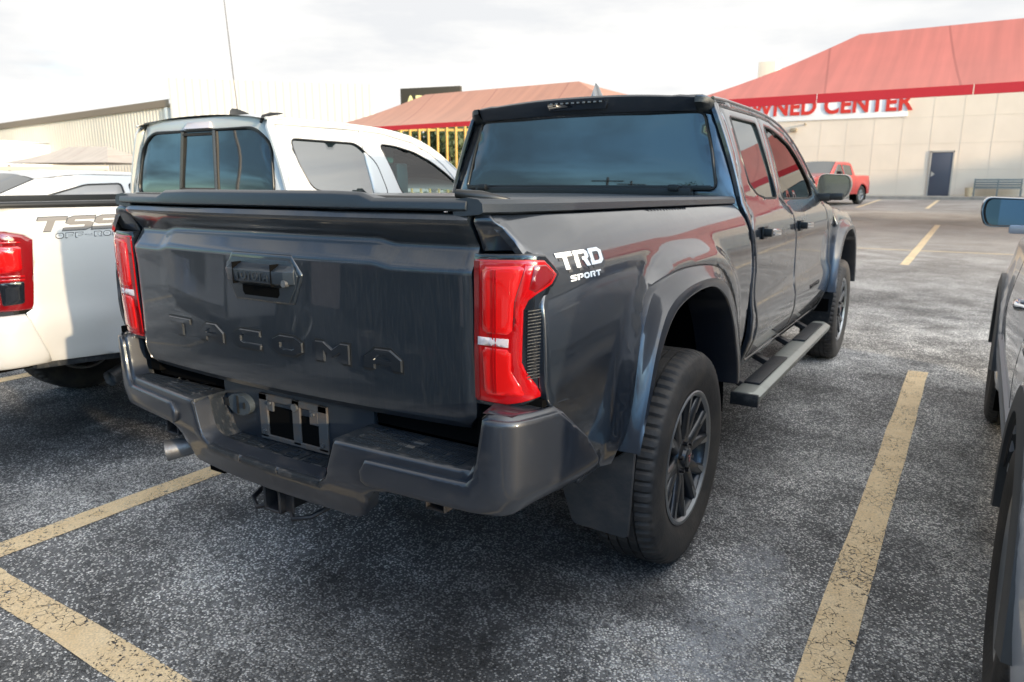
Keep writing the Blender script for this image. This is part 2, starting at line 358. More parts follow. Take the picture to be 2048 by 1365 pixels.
def letters(s, f, x0, z0, cw, chh, pitch, slant=0, lift=.0015, mb=None, spread=0):
    mb = mb or MB()
    for i, c in enumerate(s):
        for pl in LET[c]:
            q = [(x0 + i * pitch + a * cw + slant * b * chh, z0 + b * chh) for a, b in pl]
            V, E_, F, *_ = delaunay_2d_cdt([Vector(p) for p in q], [(j, (j + 1) % len(q)) for j in range(len(q))], [], 1, 1e-7)
            k = len(mb.v); mb.v += [f(v.x, v.y, lift) for v in V]; mb.f += [tuple(k + j for j in t) for t in F]
            n = len(q); qb = []
            for j in range(n):
                p0, p1, p2 = Vector(q[j - 1]), Vector(q[j]), Vector(q[(j + 1) % n]); e1, e2 = (p1 - p0), (p2 - p1)
                ar_ = sum(q[m][0] * q[(m + 1) % n][1] - q[(m + 1) % n][0] * q[m][1] for m in range(n)); sg_ = 1 if ar_ > 0 else -1
                nn1 = Vector((e1.y, -e1.x)).normalized() * sg_; nn2 = Vector((e2.y, -e2.x)).normalized() * sg_; m_ = nn1 + nn2
                m_ = m_ / max(.5, m_.length_squared / 2) if m_.length > .2 else nn1
                qb.append(tuple(p1 + m_ * spread))
            k = len(mb.v); mb.v += [f(a, b, lift) for a, b in q] + [f(a, b, -.001) for a, b in qb]
            for j in range(n): e = (j + 1) % n; mb.f.append((k + j, k + e, k + n + e, k + n + j))
    return mb

# ------------------------------------------------------------ wheels
_wc = {}
def tyre_mesh(rad, wd, rim):
    hw = wd / 2; k = rad / .3925
    pr = [(hw-.045, rim-.004), (hw-.022, rim+.006), (hw-.012, rim+.03), (hw-.001, rim+(rad-rim)*.45), (hw-.004, rim+(rad-rim)*.66), (hw-.012, rad-.030), (hw-.016, rad-.022), (hw-.020, rad-.016), (hw-.034, rad-.006), (hw-.055, rad-.001)]
    gr = []
    for g in (.052, .018):
        gr += [(g+.006, rad+.0005), (g+.0055, rad-.009), (g-.0005, rad-.009), (g-.001, rad+.0005)]
    half = pr + gr; full = half + [(-x, r) for x, r in reversed(half)]
    mb = MB(); n = 264; secs = []
    for i in range(n):
        a = 2 * math.pi * i / n; sec = []
        for j, (x, r) in enumerate(full):
            jj = min(j, len(full) - 1 - j)
            if 7 <= jj <= 10 and i % 4 == 0: r -= .008 if jj > 7 else .004
            if jj >= 13 and jj != 15 and jj != 16 and i % 8 == 3: r -= .004
            if jj == 6: r += .0025 if (i // 2) % 2 else 0
            sec.append((x, r * math.cos(a), r * math.sin(a)))
        secs.append(sec)
    secs.append(secs[0]); mb.loft(secs); return mb
def wheel(parent, loc, side=1, rad=.3925, wd=.262, rim=.243, style='dark', rz=0):
    t = bpy.data.objects.new('wheel', None); COL.objects.link(t); t.parent = parent; t.location = loc; t.rotation_euler = (0, 0, (0 if side > 0 else math.pi) + rz); t.empty_display_size = .1
    key = (rad, wd, rim, style)
    if key in _wc:
        for nm, me in _wc[key]: o = bpy.data.objects.new(nm, me); COL.objects.link(o); o.parent = t
        return t
    hw = wd / 2; outl = []
    o = tyre_mesh(rad, wd, rim).build('tyre', rubber, t, smooth=30); outl.append(o)
    m1 = rimd if style == 'dark' else rims
    mb = MB(); q = [(hw-.028, rim-.012), (hw-.020, rim-.002), (hw-.022, rim+.006), (hw-.03, rim+.004)]
    def lathe(mb, prof, n=72):
        secs = [[(x, r * math.cos(2*math.pi*i/n), r * math.sin(2*math.pi*i/n)) for x, r in prof] for i in range(n)]; secs.append(secs[0]); return mb.loft(secs)
    mb = lathe(MB(), [(hw-.040, rim+.004), (hw-.020, rim+.004), (hw-.018, rim-.002), (hw-.030, rim-.014), (hw-.05, rim-.022), (-hw+.06, rim-.034), (-hw+.03, rim-.01), (-hw+.03, rim+.004)])
    outl.append(mb.build('rim', m1, t, smooth=40))
    lip = lathe(MB(), [(hw-.0195, rim+.0045), (hw-.0160, rim-.001), (hw-.0175, rim-.010), (hw-.028, rim-.0185)])
    if style == 'dark': outl.append(lip.build('rim_edge', rimm, t, smooth=40))
    # brake disc and hub behind the spokes
    outl.append(lathe(MB(), [(hw-.11, .165), (hw-.105, .165), (hw-.105, .08), (hw-.09, .075), (hw-.09, .0)]).build('brake_disc', steel, t, smooth=40))
    outl.append(lathe(MB(), [(-hw+.04, rim-.02), (-hw+.04, .0)]).build('inner_shade', void, t))
    mb = MB(); tips = MB(); rs = rim - .016
    ns = 6 if style == 'dark' else (6 if style == 'six' else 5)
    for s in range(ns):
        a0 = 2 * math.pi * (s + .25) / ns
        blades = ((-.15, -.25), (.15, .25)) if style == 'dark' else (((0, 0),) if style == 'five' else ((0, .0),))
        for da, db in blades:
            def pt(r, a, wdt, x): return Vector((x, r * math.cos(a) - wdt * math.sin(a), r * math.sin(a) + wdt * math.cos(a)))
            w0, w1 = (.027, .024) if style == 'dark' else (.040, .032)
            x0, x1, x2 = hw-.036, hw-.030, hw-.024
            secs = []
            for r, x, wd_, aa in ((.045, x0-.012, w0, a0 + da * 1.2), (.09, x0, w0, a0 + da * .9), (rs * .75, x1, w0 * .85, a0 + (da + db) * .5), (rs, x2, w1, a0 + db)):
                secs.append([pt(r, aa, -wd_, x - .012), pt(r, aa, -wd_ * .55, x), pt(r, aa, wd_ * .55, x), pt(r, aa, wd_, x - .012), pt(r, aa, wd_ * .8, x - .045), pt(r, aa, -wd_ * .8, x - .045)])
            mb.loft(secs, closed=True, cap=True)
            tp = []
            for r, k in ((rs * .74, .3), (rs + .006, 1.25)):
                f_ = (r - rs * .75) / (rs * .25); x = x1 + (x2 - x1) * f_ + .0012; aa = a0 + (da + db) * .5 + (db - (da + db) * .5) * f_
                sg = 1 if db >= 0 else -1
                tp.append([pt(r, aa, sg * w1 * .55, x), pt(r, aa, sg * w1 * (.55 - .9 * k), x)])
            tips.add([tp[0][0], tp[0][1], tp[1][1], tp[1][0]], [(0, 1, 2, 3)])
        # web between paired blades near the rim
    outl.append(mb.build('spokes', m1, t, bev=.0025, seg=1))
    if style == 'dark': outl.append(tips.build('spoke_tips', rimm, t, fix=False))
    outl.append(lathe(MB(), [(hw-.06, .075), (hw-.040, .070), (hw-.036, .040), (hw-.024, .036), (hw-.020, .030), (hw-.019, .0)], 40).build('hub_cap', m1, t, smooth=30))
    mb = MB()
    for s in range(6):
        a = 2 * math.pi * (s + .75) / 6; c = Vector((hw-.045, .056 * math.cos(a), .056 * math.sin(a))); mb.tube([c, c + Vector((.022, 0, 0))], [.010, .0085], 6)
    outl.append(mb.build('lug_nuts', darkp if style == 'dark' else chrome, t))
    if style == 'dark':
        mb = MB(); x = hw - .018
        for q in ([(-.014, .012), (.014, .012), (.014, .005), (-.014, .005)], [(-.004, .005), (.004, .005), (.004, -.016), (-.004, -.016)]): mb.add([(x, y, z) for y, z in q], [(0, 1, 2, 3)])
        outl.append(mb.build('red_emblem', redl, t, fix=False))
    _wc[key] = [(o.name.split('.')[0], o.data) for o in outl]
    return t

# ------------------------------------------------------------ ground
def zg(x, y):
    q = max(0.0, y - 6.0); return .0205 * (math.sqrt(q * q + 16) - 4)
def ground():
    m = bpy.data.materials.new('asphalt'); m.use_nodes = True; t = m.node_tree; b = t.nodes['Principled BSDF']; l = t.links.new
    raw = N('ShaderNodeTexCoord', t).outputs['Object']; mpg = N('ShaderNodeMapping', t); mpg.inputs['Location'].default_value = (13.37, 7.71, 3.19); mpg.inputs['Rotation'].default_value = (.2, .13, .6); l(raw, mpg.inputs[0]); co = mpg.outputs[0]
    def noise(sc_, det=4, ro=.5, vec=None):
        vec = vec or co; n = N('ShaderNodeTexNoise', t); n.inputs['Scale'].default_value = sc_; n.inputs['Detail'].default_value = det; n.inputs['Roughness'].default_value = ro; l(vec, n.inputs['Vector']); return n.outputs['Fac']
    def rng(s, a, b_, c=0, d=1):
        r = N('ShaderNodeMapRange', t); r.inputs[1].default_value = a; r.inputs[2].default_value = b_; r.inputs[3].default_value = c; r.inputs[4].default_value = d; l(s, r.inputs[0]); return r.outputs[0]
    def mth(op, a, b_):
        n = N('ShaderNodeMath', t, operation=op)
        for i, v in enumerate((a, b_)):
            if isinstance(v, (int, float)): n.inputs[i].default_value = v
            else: l(v, n.inputs[i])
        return n.outputs[0]
    def mixc(f, a, b_):
        n = N('ShaderNodeMixRGB', t)
        for i, v in enumerate((f, a, b_)):
            if isinstance(v, tuple): n.inputs[i].default_value = (*v, 1)
            elif isinstance(v, (int, float)): n.inputs[i].default_value = v
            else: l(v, n.inputs[i])
        return n.outputs[0]
    vo = N('ShaderNodeTexVoronoi', t); vo.inputs['Scale'].default_value = 122; l(co, vo.inputs['Vector'])
    vs = N('ShaderNodeSeparateColor', t); l(vo.outputs['Color'], vs.inputs[0])
    patch = noise(.9, 5, .6); patch2 = noise(2.7, 4, .6)
    fade = rng(patch, .40, .58, 0, 1)                       # worn pale areas against oily dark ones
    thr = mth('SUBTRACT', .70, mth('MULTIPLY', fade, .50))
    stone = mth('GREATER_THAN', vs.outputs[0], thr)
    stone = mth('MULTIPLY', stone, rng(vo.outputs['Distance'], .56, .44))
    base = mixc(rng(noise(420, 2), .35, .7), (.045, .047, .050), (.30, .305, .31))
    stc = mixc(vs.outputs[1], (.62, .62, .61), (1.0, .98, .95))
    c = mixc(stone, base, stc)
    c = mixc(mth('MULTIPLY', rng(noise(35, 5, .7), .42, .7), mth('MULTIPLY', fade, .6)), c, (.52, .525, .53))
    c = mixc(mth('MULTIPLY', rng(patch2, .56, .70), .5), c, (.03, .033, .04))
    grit = mth('MULTIPLY', rng(noise(38, 4, .75), .32, .68, .66, 1.45), rng(noise(1.9, 7, .68), .36, .62, .58, 1.32))
    gv = N('ShaderNodeVectorMath', t, operation='SCALE'); l(c, gv.inputs[0]); l(grit, gv.inputs['Scale']); c = gv.outputs[0]
    # oil and painted shade under vehicles and chalky drip trail beside the rear wheel
    pos = N('ShaderNodeSeparateXYZ', t); l(raw, pos.inputs[0])
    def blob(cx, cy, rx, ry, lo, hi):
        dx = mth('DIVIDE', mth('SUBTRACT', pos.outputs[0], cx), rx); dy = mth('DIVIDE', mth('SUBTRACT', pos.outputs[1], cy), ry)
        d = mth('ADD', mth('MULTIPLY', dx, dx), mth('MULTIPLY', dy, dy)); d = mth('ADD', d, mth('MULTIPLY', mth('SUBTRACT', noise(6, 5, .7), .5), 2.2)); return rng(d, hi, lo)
    c = mixc(mth('MULTIPLY', blob(1.18, .62, .14, .75, 0, 1.3), mth('MULTIPLY', rng(noise(30, 5, .75), .38, .62), .8)), c, (.42, .44, .48))
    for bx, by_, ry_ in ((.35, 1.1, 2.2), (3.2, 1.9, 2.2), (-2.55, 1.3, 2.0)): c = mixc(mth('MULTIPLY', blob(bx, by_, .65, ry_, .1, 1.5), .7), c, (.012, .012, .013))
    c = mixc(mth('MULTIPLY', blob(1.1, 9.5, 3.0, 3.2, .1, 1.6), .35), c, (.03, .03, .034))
    # far lot paler and browner
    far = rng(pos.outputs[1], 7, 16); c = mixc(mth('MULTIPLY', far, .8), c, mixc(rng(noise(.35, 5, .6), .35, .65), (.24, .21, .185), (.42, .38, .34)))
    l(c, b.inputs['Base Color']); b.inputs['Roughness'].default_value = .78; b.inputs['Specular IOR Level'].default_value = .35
    bu = N('ShaderNodeBump', t); bu.inputs['Strength'].default_value = 1.0; bu.inputs['Distance'].default_value = .009
    h = mth('ADD', mth('MULTIPLY', rng(vo.outputs['Distance'], .6, .1), .8), mth('MULTIPLY', noise(300, 3), .5)); l(h, bu.inputs['Height']); l(bu.outputs[0], b.inputs['Normal'])
    xs_ = [-600, -300, -150, -80, -50, -30, -20] + [i for i in range(-14, 16, 2)] + [20, 30, 50, 80, 150, 300, 600]
    ys_ = [-600, -300, -100, -50, -25, -12, -6, -3, 0, 3, 6] + [i for i in range(7, 46, 1)] + [50, 60, 80, 120, 200, 350, 600]
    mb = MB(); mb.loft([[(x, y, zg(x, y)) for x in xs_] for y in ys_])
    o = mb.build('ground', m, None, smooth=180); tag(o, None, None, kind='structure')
    # paint lines
    ml = bpy.data.materials.new('worn yellow line paint'); ml.use_nodes = True; t = ml.node_tree; b = t.nodes['Principled BSDF']; l = t.links.new; outn = t.nodes['Material Output']
    raw2 = N('ShaderNodeTexCoord', t).outputs['Object']; mp2 = N('ShaderNodeMapping', t); mp2.inputs['Location'].default_value = (5.37, 17.71, 2.19); mp2.inputs['Rotation'].default_value = (.2, .13, .6); l(raw2, mp2.inputs[0]); co = mp2.outputs[0]
    n1 = noise(2.2, 4, .6); colr = mixc(rng(noise(14, 5, .65), .3, .7), (.72, .53, .29), (.86, .69, .44))
    dst = mixc(rng(noise(160, 3), .35, .75), colr, (.50, .40, .27)); l(dst, b.inputs['Base Color']); b.inputs['Roughness'].default_value = .7
    v1 = N('ShaderNodeTexVoronoi', t, feature='DISTANCE_TO_EDGE'); v1.inputs['Scale'].default_value = 34; l(co, v1.inputs['Vector'])
    nn = N('ShaderNodeTexNoise', t); nn.inputs['Scale'].default_value = 12; nn.inputs['Detail'].default_value = 3; l(co, nn.inputs['Vector'])
    av = N('ShaderNodeVectorMath', t, operation='ADD'); sv = N('ShaderNodeVectorMath', t, operation='SCALE'); sv.inputs['Scale'].default_value = .05; l(nn.outputs['Color'], sv.inputs[0]); l(co, av.inputs[0]); l(sv.outputs[0], av.inputs[1]); l(av.outputs[0], v1.inputs['Vector'])
    crack = mth('MULTIPLY', mth('LESS_THAN', v1.outputs['Distance'], .030), mth('GREATER_THAN', noise(4, 5, .7), .50))
    chip = mth('GREATER_THAN', mth('ADD', noise(75, 4, .7), mth('MULTIPLY', noise(3, 3, .5), .35)), .81)
    gone = mth('MAXIMUM', crack, chip)
    tr = N('ShaderNodeBsdfTransparent', t); mx = N('ShaderNodeMixShader', t); l(gone, mx.inputs[0]); l(b.outputs[0], mx.inputs[1]); l(tr.outputs[0], mx.inputs[2]); l(mx.outputs[0], outn.inputs[0])
    def line(x0, y0, x1, y1, wd=.118):
        d = Vector((x1 - x0, y1 - y0)); k = max(1, int(d.length / .25)); nn_ = Vector((-d.y, d.x)).normalized() * wd / 2; secs = []
        for i in range(k + 1):
            q = Vector((x0, y0)) + d * i / k; j1, j2 = rnd.uniform(-.004, .004), rnd.uniform(-.004, .004)
            secs.append([(q.x + nn_.x + j1, q.y + nn_.y + j1, zg(q.x, q.y) + .004), (q.x - nn_.x + j2, q.y - nn_.y + j2, zg(q.x, q.y) + .004)])
        o = MB().loft(secs).build('parking_line', ml, None); tag(o, None, None, kind='structure')
    th = -.0154
    for cx in (1.440, -1.292, -4.03, -6.8, -9.6, 4.2, 7.0): line(cx, -5.9 if cx != -1.292 else -.36, cx + .0154 * 4.95, 4.55, .125)
    line(-12, -.36, -1.1, -.44, .115); line(-1.1, -.44, 1.37, -.46, .115); line(1.5, -.46, 8, -.5, .115)
    for cx in (.92, -1.85, 3.7, -4.6, 6.4): line(cx, 11.8, cx + .13, 21.2, .13)
    line(-30, 14.2, 30, 14.2, .12)
    for cx in (-1.9, .45, 3.2, -4.6, -7.3): line(cx - .05, 29.5, cx + .05, 36.8, .13)
ground()
# pavement and kerb by the far wall
conc = mat('old concrete', (.30, .27, .23), .8, var=.25, vscale=3, bump=.3, bscale=20)
mb = MB(); mb.add([(-40, 37.6, .56), (60, 37.6, .56), (60, 37.6, .70), (-40, 37.6, .70)], [(0, 1, 2, 3)]); mb.add([(-40, 37.6, .70), (60, 37.6, .70), (60, 39.5, .715), (-40, 39.5, .715)], [(0, 1, 2, 3)])
tag(mb.build('pavement', conc), None, None, kind='structure')

# ============================================================ HERO PICKUP
def proto_bed(z):
    return slerp(z, [(.45,.815),(.50,.835),(.56,.86),(.66,.885),(.80,.893),(.95,.893),(1.05,.890),(1.12,.884),(1.18,.872),(1.23,.853),(1.27,.826),(1.30,.797),(1.34,.77)])
def arch_e(y, z, yc, a, b, z0=.35):
    dy = abs(y - yc) / a; dz = max(0, z - z0) / b
    return (dy**3.2 + dz**3.2) ** (1 / 3.2)
def bedx(y, z):
    zz = z + .0125 * y; x = proto_bed(zz)
    x -= ss(.28, -.04, y) * lerp(z, [(.6, .0), (1.05, .006), (1.20, .016), (1.30, .047)])
    a = .60 if y < 1.05 else .60
    e = arch_e(y, z, 1.05, a, .755); wdt = .20 if y < 1.05 else .42
    wdt = wdt + (.17 - wdt) * ss(.9, 1.1, z)
    x += .034 * ss(1 + wdt * .55, 1.0, e) * ss(1.25, 1.10, z)
    return x
CAB_LO = [(.40,.80),(.45,.82),(.56,.872),(.68,.901),(.75,.902),(.80,.893),(.84,.886),(.95,.882),(1.05,.880),(1.15,.872),(1.22,.852),(1.26,.828)]
def cabx(y, z, w=0.0):
    if z < 1.26: x = slerp(z, CAB_LO)
    else:
        t = (z - 1.26) / .485; x = .828 - .17 * t + .012 * math.sin(math.pi * min(1, max(0, t)))
    return x + w
FLO = [(.436,.602),(.450,.640),(.479,.751),(.515,.892),(.568,1.010),(.645,1.066),(.87,1.094),(1.207,1.074),(1.381,1.015),(1.545,.877),(1.625,.70),(1.655,.585)]
FLI = [(.438,.602),(.452,.636),(.505,.730),(.575,.865),(.672,.965),(.80,1.006),(.98,1.020),(1.128,1.004),(1.271,.941),(1.382,.828),(1.474,.66),(1.50,.56)]
def flare(parent, m, dy=0, sx=1, n=64, dx=0, name='wheel_arch_flare'):
    o_ = arcl(crom(FLO, 6), n); i_ = arcl(crom(FLI, 6), n); mb = MB(); secs = []
    for (a, b), (c, d) in zip(o_, i_):
        g = lambda t: (a + (c - a) * t, b + (d - b) * t)
        P = []
        for t, x in ((-.02, .890), (0, .918), (.03, .925), (.25, .938), (.48, .951), (.54, .957), (.60, .963), (.92, .968), (.99, .967), (1.02, .963), (1.03, .945), (1.03, .87), (1.0, .80)):
            y, z = g(t); P.append((x + dx, y + dy, z))
        secs.append(P)
    mb.loft(secs)
    for e in (0, -1): k = len(mb.v); mb.v += [Vector(p) for p in secs[e]]; mb.f.append(tuple(range(k, k + len(secs[e]))))
    if sx < 0: mb.mir()
    return mb.build(name, m, parent, smooth=32)
def liner(parent, yc, zc=.40, r=.50, sx=1, a0=2, a1=176):
    mb = MB(); secs = []
    for i in range(31):
        a = R(a0 + (a1 - a0) * i / 30); k = 1 + .02 * ((i // 3) % 2)
        secs.append([(x, yc + math.cos(a) * r * k, zc + math.sin(a) * r * 1.22 * k) for x in (.905, .80, .62)])
    mb.loft(secs); k = len(mb.v); mb.v += [Vector(s[2]) for s in secs]; mb.f.append(tuple(range(k, k + len(secs))))
    if sx < 0: mb.mir()
    o = mb.build('wheel_well_liner', void, parent, smooth=40)
    return o
def yg(z): return lerp(z, [(.755, .012), (.775, -.004), (.81, -.010), (1.10, -.012), (1.158, -.016), (1.163, -.014), (1.212, .018), (1.220, .020), (1.228, .014), (1.278, -.030), (1.284, -.032), (1.298, -.024), (1.301, -.005)])

def build_cab(t, y0, pm, RW, FW, holes_round=.03, roof=None, door_h=True, w=0.0, sides=(1, -1), rearglass=None, tintR=None, tintF=None, fz=0, detailed=True, roofz=0.0, black_trim=True):
    """four door cab shared by the two large pickups: shell, doors with panes, roof, glass"""
    O = lambda P: [(y + y0, z) for y, z in P]
    fx = lambda sx: (lambda y, z: Vector((cabx(y - y0, z, w), y, z)))
    doors = O([(2.015,1.712),(2.03,1.64),(2.02,1.50),(1.985,1.38),(2.0,1.29),(2.01,1.22),(1.985,1.15),(2.035,.98),(2.01,.81),(2.05,.70),(2.0,.56),(2.0,.535),(4.05,.505),(4.10,.60),(4.17,.78),(4.12,.98),(4.02,1.15),(3.93,1.245),(3.86,1.275),(3.70,1.36),(3.56,1.50),(3.44,1.585),(3.25,1.66),(2.95,1.708),(2.6,1.718)])
    shell = O([(1.93,.50),(1.945,.60),(1.955,.72),(1.972,.815),(2.0,.977),(1.965,1.16),(1.955,1.238),(1.955,1.28),(1.955,1.5),(1.955,1.70),(1.975,1.742),(2.2,1.748),(2.55,1.747),(2.9,1.738),(3.2,1.708),(3.42,1.645),(3.60,1.548),(3.76,1.43),(4.02,1.27),(4.12,1.23),(4.28,1.19),(4.32,.97),(4.26,.78),(4.32,.60),(4.35,.455)])
    rd = O([(2.021,1.709),(2.036,1.64),(2.026,1.50),(1.991,1.38),(2.006,1.29),(2.016,1.22),(1.991,1.15),(2.041,.98),(2.016,.81),(2.056,.70),(2.006,.56),(2.006,.541),(2.93,.523),(2.955,.60),(2.95,.70),(2.925,.80),(2.955,.86),(2.955,1.05),(2.90,1.19),(2.80,1.255),(2.70,1.29),(2.70,1.50),(2.725,1.712)])
    fd = O([(2.732,1.712),(2.707,1.50),(2.707,1.295),(2.806,1.26),(2.907,1.195),(2.962,1.05),(2.962,.86),(2.932,.80),(2.957,.70),(2.962,.60),(2.938,.523),(4.045,.511),(4.094,.60),(4.164,.78),(4.114,.98),(4.014,1.15),(3.925,1.24),(3.855,1.27),(3.695,1.355),(3.555,1.495),(3.435,1.578),(3.25,1.653),(2.95,1.702)])
    RWo, FWo = rc(O(RW), holes_round, 4), rc(O(FW), holes_round, 4)
    for sx in sides:
        panel('cab_side', shell, fx(sx), pm, t, holes=[doors], sx=sx, rr=.007, h=.06)
        inner = lambda y, z: Vector((cabx(y - y0, z, w) - .02, y, z))
        # recessed dark jamb behind the doors, open at the windows
        panel('door_jamb', doors, inner, trimr, t, holes=[RWo, FWo], sx=sx, rr=0, skirt=0, h=.08)
        for nm, po, wn, gl in (('rear_door', rd, RWo, tintR), ('front_door', fd, FWo, tintF)):
            d = panel(nm, po, fx(sx), pm, t, holes=[wn], sx=sx, rr=.006, h=.04)
            wg = lambda y, z: Vector((cabx(y - y0, z, w) - .011, y, z))
            panel('window', wn, wg, gl, d, sx=sx, rr=0, skirt=0, h=.06)
            # rubber seal round the glass
            mb = MB(); pts = [(sx * (cabx(y - y0, z, w) - .004), y, z) for y, z in wn]; mb.tube(pts + [pts[0], pts[1]], .0065, 6, cap=False); mb.build('window_seal', trimr, d, smooth=60)
            if door_h:
                hy, hzz = ((2.13, 1.135) if nm == 'rear_door' else (3.02, 1.125)); hy += y0
                mb = MB(); X = lambda q: .882 + w + q
                P_ = [(X(.002), hy + .01, hzz), (X(.036), hy + .03, hzz + .002), (X(.043), hy + .08, hzz), (X(.043), hy + .17, hzz - .004), (X(.036), hy + .225, hzz - .006), (X(.002), hy + .25, hzz - .008)]
                secs = []
                for i, p in enumerate(P_):
                    hh = .019; secs.append([(p[0] - .010, p[1], p[2] - hh), (p[0] + .004, p[1], p[2] - hh * .7), (p[0] + .004, p[1], p[2] + hh * .7), (p[0] - .010, p[1], p[2] + hh)])
                mb.loft(secs, closed=True, cap=True)
                if sx < 0: mb.mir()
                mb.build('door_handle', chrome if black_trim else whitel, d, bev=.004)
                mb = MB(); mb.box((X(-.001), hy + .04, hzz), (.012, .09, .06)); mb.box((X(.022), hy + .015, hzz + .002), (.036, .035, .038))
                if sx < 0: mb.mir()
                mb.build('handle_recess', trimr, d, bev=.004)
    zr = lambda y: slerp(y - y0, [(1.94,1.738),(1.97,1.742),(2.2,1.748),(2.55,1.747),(2.9,1.738),(3.2,1.708),(3.42,1.645),(3.60,1.548),(3.76,1.43),(4.02,1.27)]) + roofz * 0
    def top(x, y):
        z = zr(y); xe = cabx(y - y0, z, w) - .003; q = min(1, abs(x / xe)); c = .034 * (1 - ss(2.9, 3.9, y - y0) * .2) + roofz
        return z, xe, c
    def roofmesh(ya, yb, n, nm, m, k=24, inset=0):
        mb = MB(); secs = []
        for i in range(n + 1):
            y = ya + (yb - ya) * i / n; z, xe, c = top(0, y); xe -= inset
            fwd = ss(2.9, 3.6, y - y0) * .10
            secs.append([(xe * s, y + fwd * (1 - s * s), z + c * (1 - abs(s) ** 2.4) - (.004 if inset else 0)) for s in [-1 + 2 * j / k for j in range(k + 1)]])
        mb.loft(secs); return mb.build(nm, m, t, smooth=50)
    roofmesh(1.955 + y0, 3.22 + y0, 16, 'roof', pm)
    roofmesh(3.22 + y0, 3.27 + y0, 2, 'roof_front_edge', trimr, inset=.01)
    roofmesh(3.27 + y0, 4.0 + y0, 14, 'windshield', glassw, inset=.045)
    for sx in sides:   # drip rail
        pts = [(sx * (cabx(y, zr(y + y0), w) - .004), y + y0, zr(y + y0) + .001) for y in [1.96 + .1 * i for i in range(20)]]
        MB().tube(pts, .009, 8).build('drip_rail', pm, t, smooth=60)
    return top
def hood_and_nose(t, y0, pm, w=0.0, sides=(1, -1), fl=True, front=True, lamp=None):
    O = lambda P: [(y + y0, z) for y, z in P]
    dyw = 3.688 if fl else 3.688
    def fx(y, z):
        yy = y - y0; x = cabx(yy, min(z, 1.26)) + w - .03 * ss(.9, 1.2, z) * ss(4.2, 5.0, yy) - .10 * ss(5.15, 5.65, yy)
        e = arch_e(yy, z, 1.05 + dyw, .62, .76); x += .030 * ss(1.22, 1.0, e) * ss(1.2, 1.05, z); return Vector((x, y, z))
    arch = [(a + dyw + .01, b) for a, b in arcl(crom(FLO, 4), 40)]
    arch = [(a, b) for a, b in arch if b > .57]
    pol = O([(4.325,.60),(4.268,.78),(4.328,.97),(4.29,1.19),(4.7,1.165),(5.1,1.125),(5.4,1.06),(5.55,.97),(5.56,.60)] + list(reversed(arch)))
    for sx in sides: panel('front_fender', pol, fx, pm, t, sx=sx, rr=.006, h=.05)
    mb = MB(); secs = []
    for i in range(15):
        y = 4.03 + (5.58 - 4.03) * i / 14; z = slerp(y, [(4.0, 1.262), (4.3, 1.205), (4.7, 1.178), (5.1, 1.135), (5.4, 1.075), (5.58, .99)]); xe = fx(y + y0, min(z, 1.2)).x - .005
        secs.append([(xe * s, y + y0, z + (.045 * (1 - abs(s)**6) + .02 * (1 - s * s)) * ss(3.9, 4.2, y) - .01) for s in [-1 + j / 12 for j in range(25)]])
    mb.loft(secs).build('hood', pm, t, smooth=45)
    # nose
    mb = MB(); secs = []
    for z, yy in ((.42, 5.50), (.50, 5.62), (.66, 5.66), (.74, 5.60), (.98, 5.585), (1.02, 5.56)):
        secs.append([(xx, yy + y0 - .16 * abs(xx / .8)**3, z) for xx in [-.84 + 1.68 * j / 16 for j in range(17)]])
    mb.loft(secs).build('front_bumper', pm, t, smooth=35)
    mb = MB(); secs = []
    for z in (.70, .78, .97): secs.append([(xx, 5.625 + y0 - .16 * abs(xx / .8)**3 - (z - .7) * .08, z) for xx in [-.48 + .96 * j / 12 for j in range(13)]])
    mb.loft(secs)
    for z in [.72 + .035 * i for i in range(7)]:
        mb.tube([(xx, 5.632 + y0 - .16 * abs(xx / .8)**3 - (z - .7) * .08, z) for xx in [-.46 + .92 * j / 10 for j in range(11)]], .007, 5)
    mb.build('grille', plast, t, smooth=30)
    for sx in (1, -1):
        mb = MB()
        secs = [[(xx * sx, 5.63 + y0 - .16 * abs(xx / .8)**3 - (z - .7) * .08, z) for xx in (.50, .56, .62, .68, .74, .79)] for z in (.80, .88, .96)]
        mb.loft(secs).build('headlight', lensc, t, smooth=60)

hero = thing('pickup_truck', 'dark grey four door pickup with bed cover, parked tail towards the viewer in the middle', 'pickup truck')
H = hero
# ---- bed sides
bedpoly = [(-.012,1.299),(.35,1.2945),(.8,1.289),(1.4,1.2815),(1.905,1.276),(1.895,1.235),(1.905,1.16),(1.93,.977),(1.892,.815),(1.874,.721),(1.835,.571),(1.80,.52),(1.66,.52),
           (1.645,.585)] + [p for p in reversed(arcl(crom(FLO, 5), 44)) if p[1] > .60] + [(.43,.555),(.27,.545),(.135,.70),(.045,.835),(.030,.865),(.022,.90),(.018,.945),(.018,1.09),(.028,1.112),(.082,1.16),(.05,1.195),(.01,1.213),(-.002,1.213)]
def bedf(y, z): return Vector((bedx(y, z), y, z))
for sx in (1, -1):
    panel('bed_side', bedpoly, bedf, paint, H, sx=sx, rr=.006, h=.028)
    flare(H, bumperm, 0, sx)
    liner(H, 1.03, sx=sx)
    # rear corner facet above the lamp
    fc = lambda x, z: Vector((x, yg(z) + .006 * (x - .7) / .15 + .02 * ss(.76, .86, x), z))
    panel('rear_corner', [(.709,1.298),(.752,1.2985),(.785,1.270),(.835,1.213),(.709,1.207)], lambda x, z: Vector((x, lerp(z, [(1.205, .020), (1.22, .018), (1.282, -.020), (1.30, -.012)]) + .015 * ss(.80, .86, x), z)), paint, H, sx=sx, rr=.004, h=.02, flipn=1)
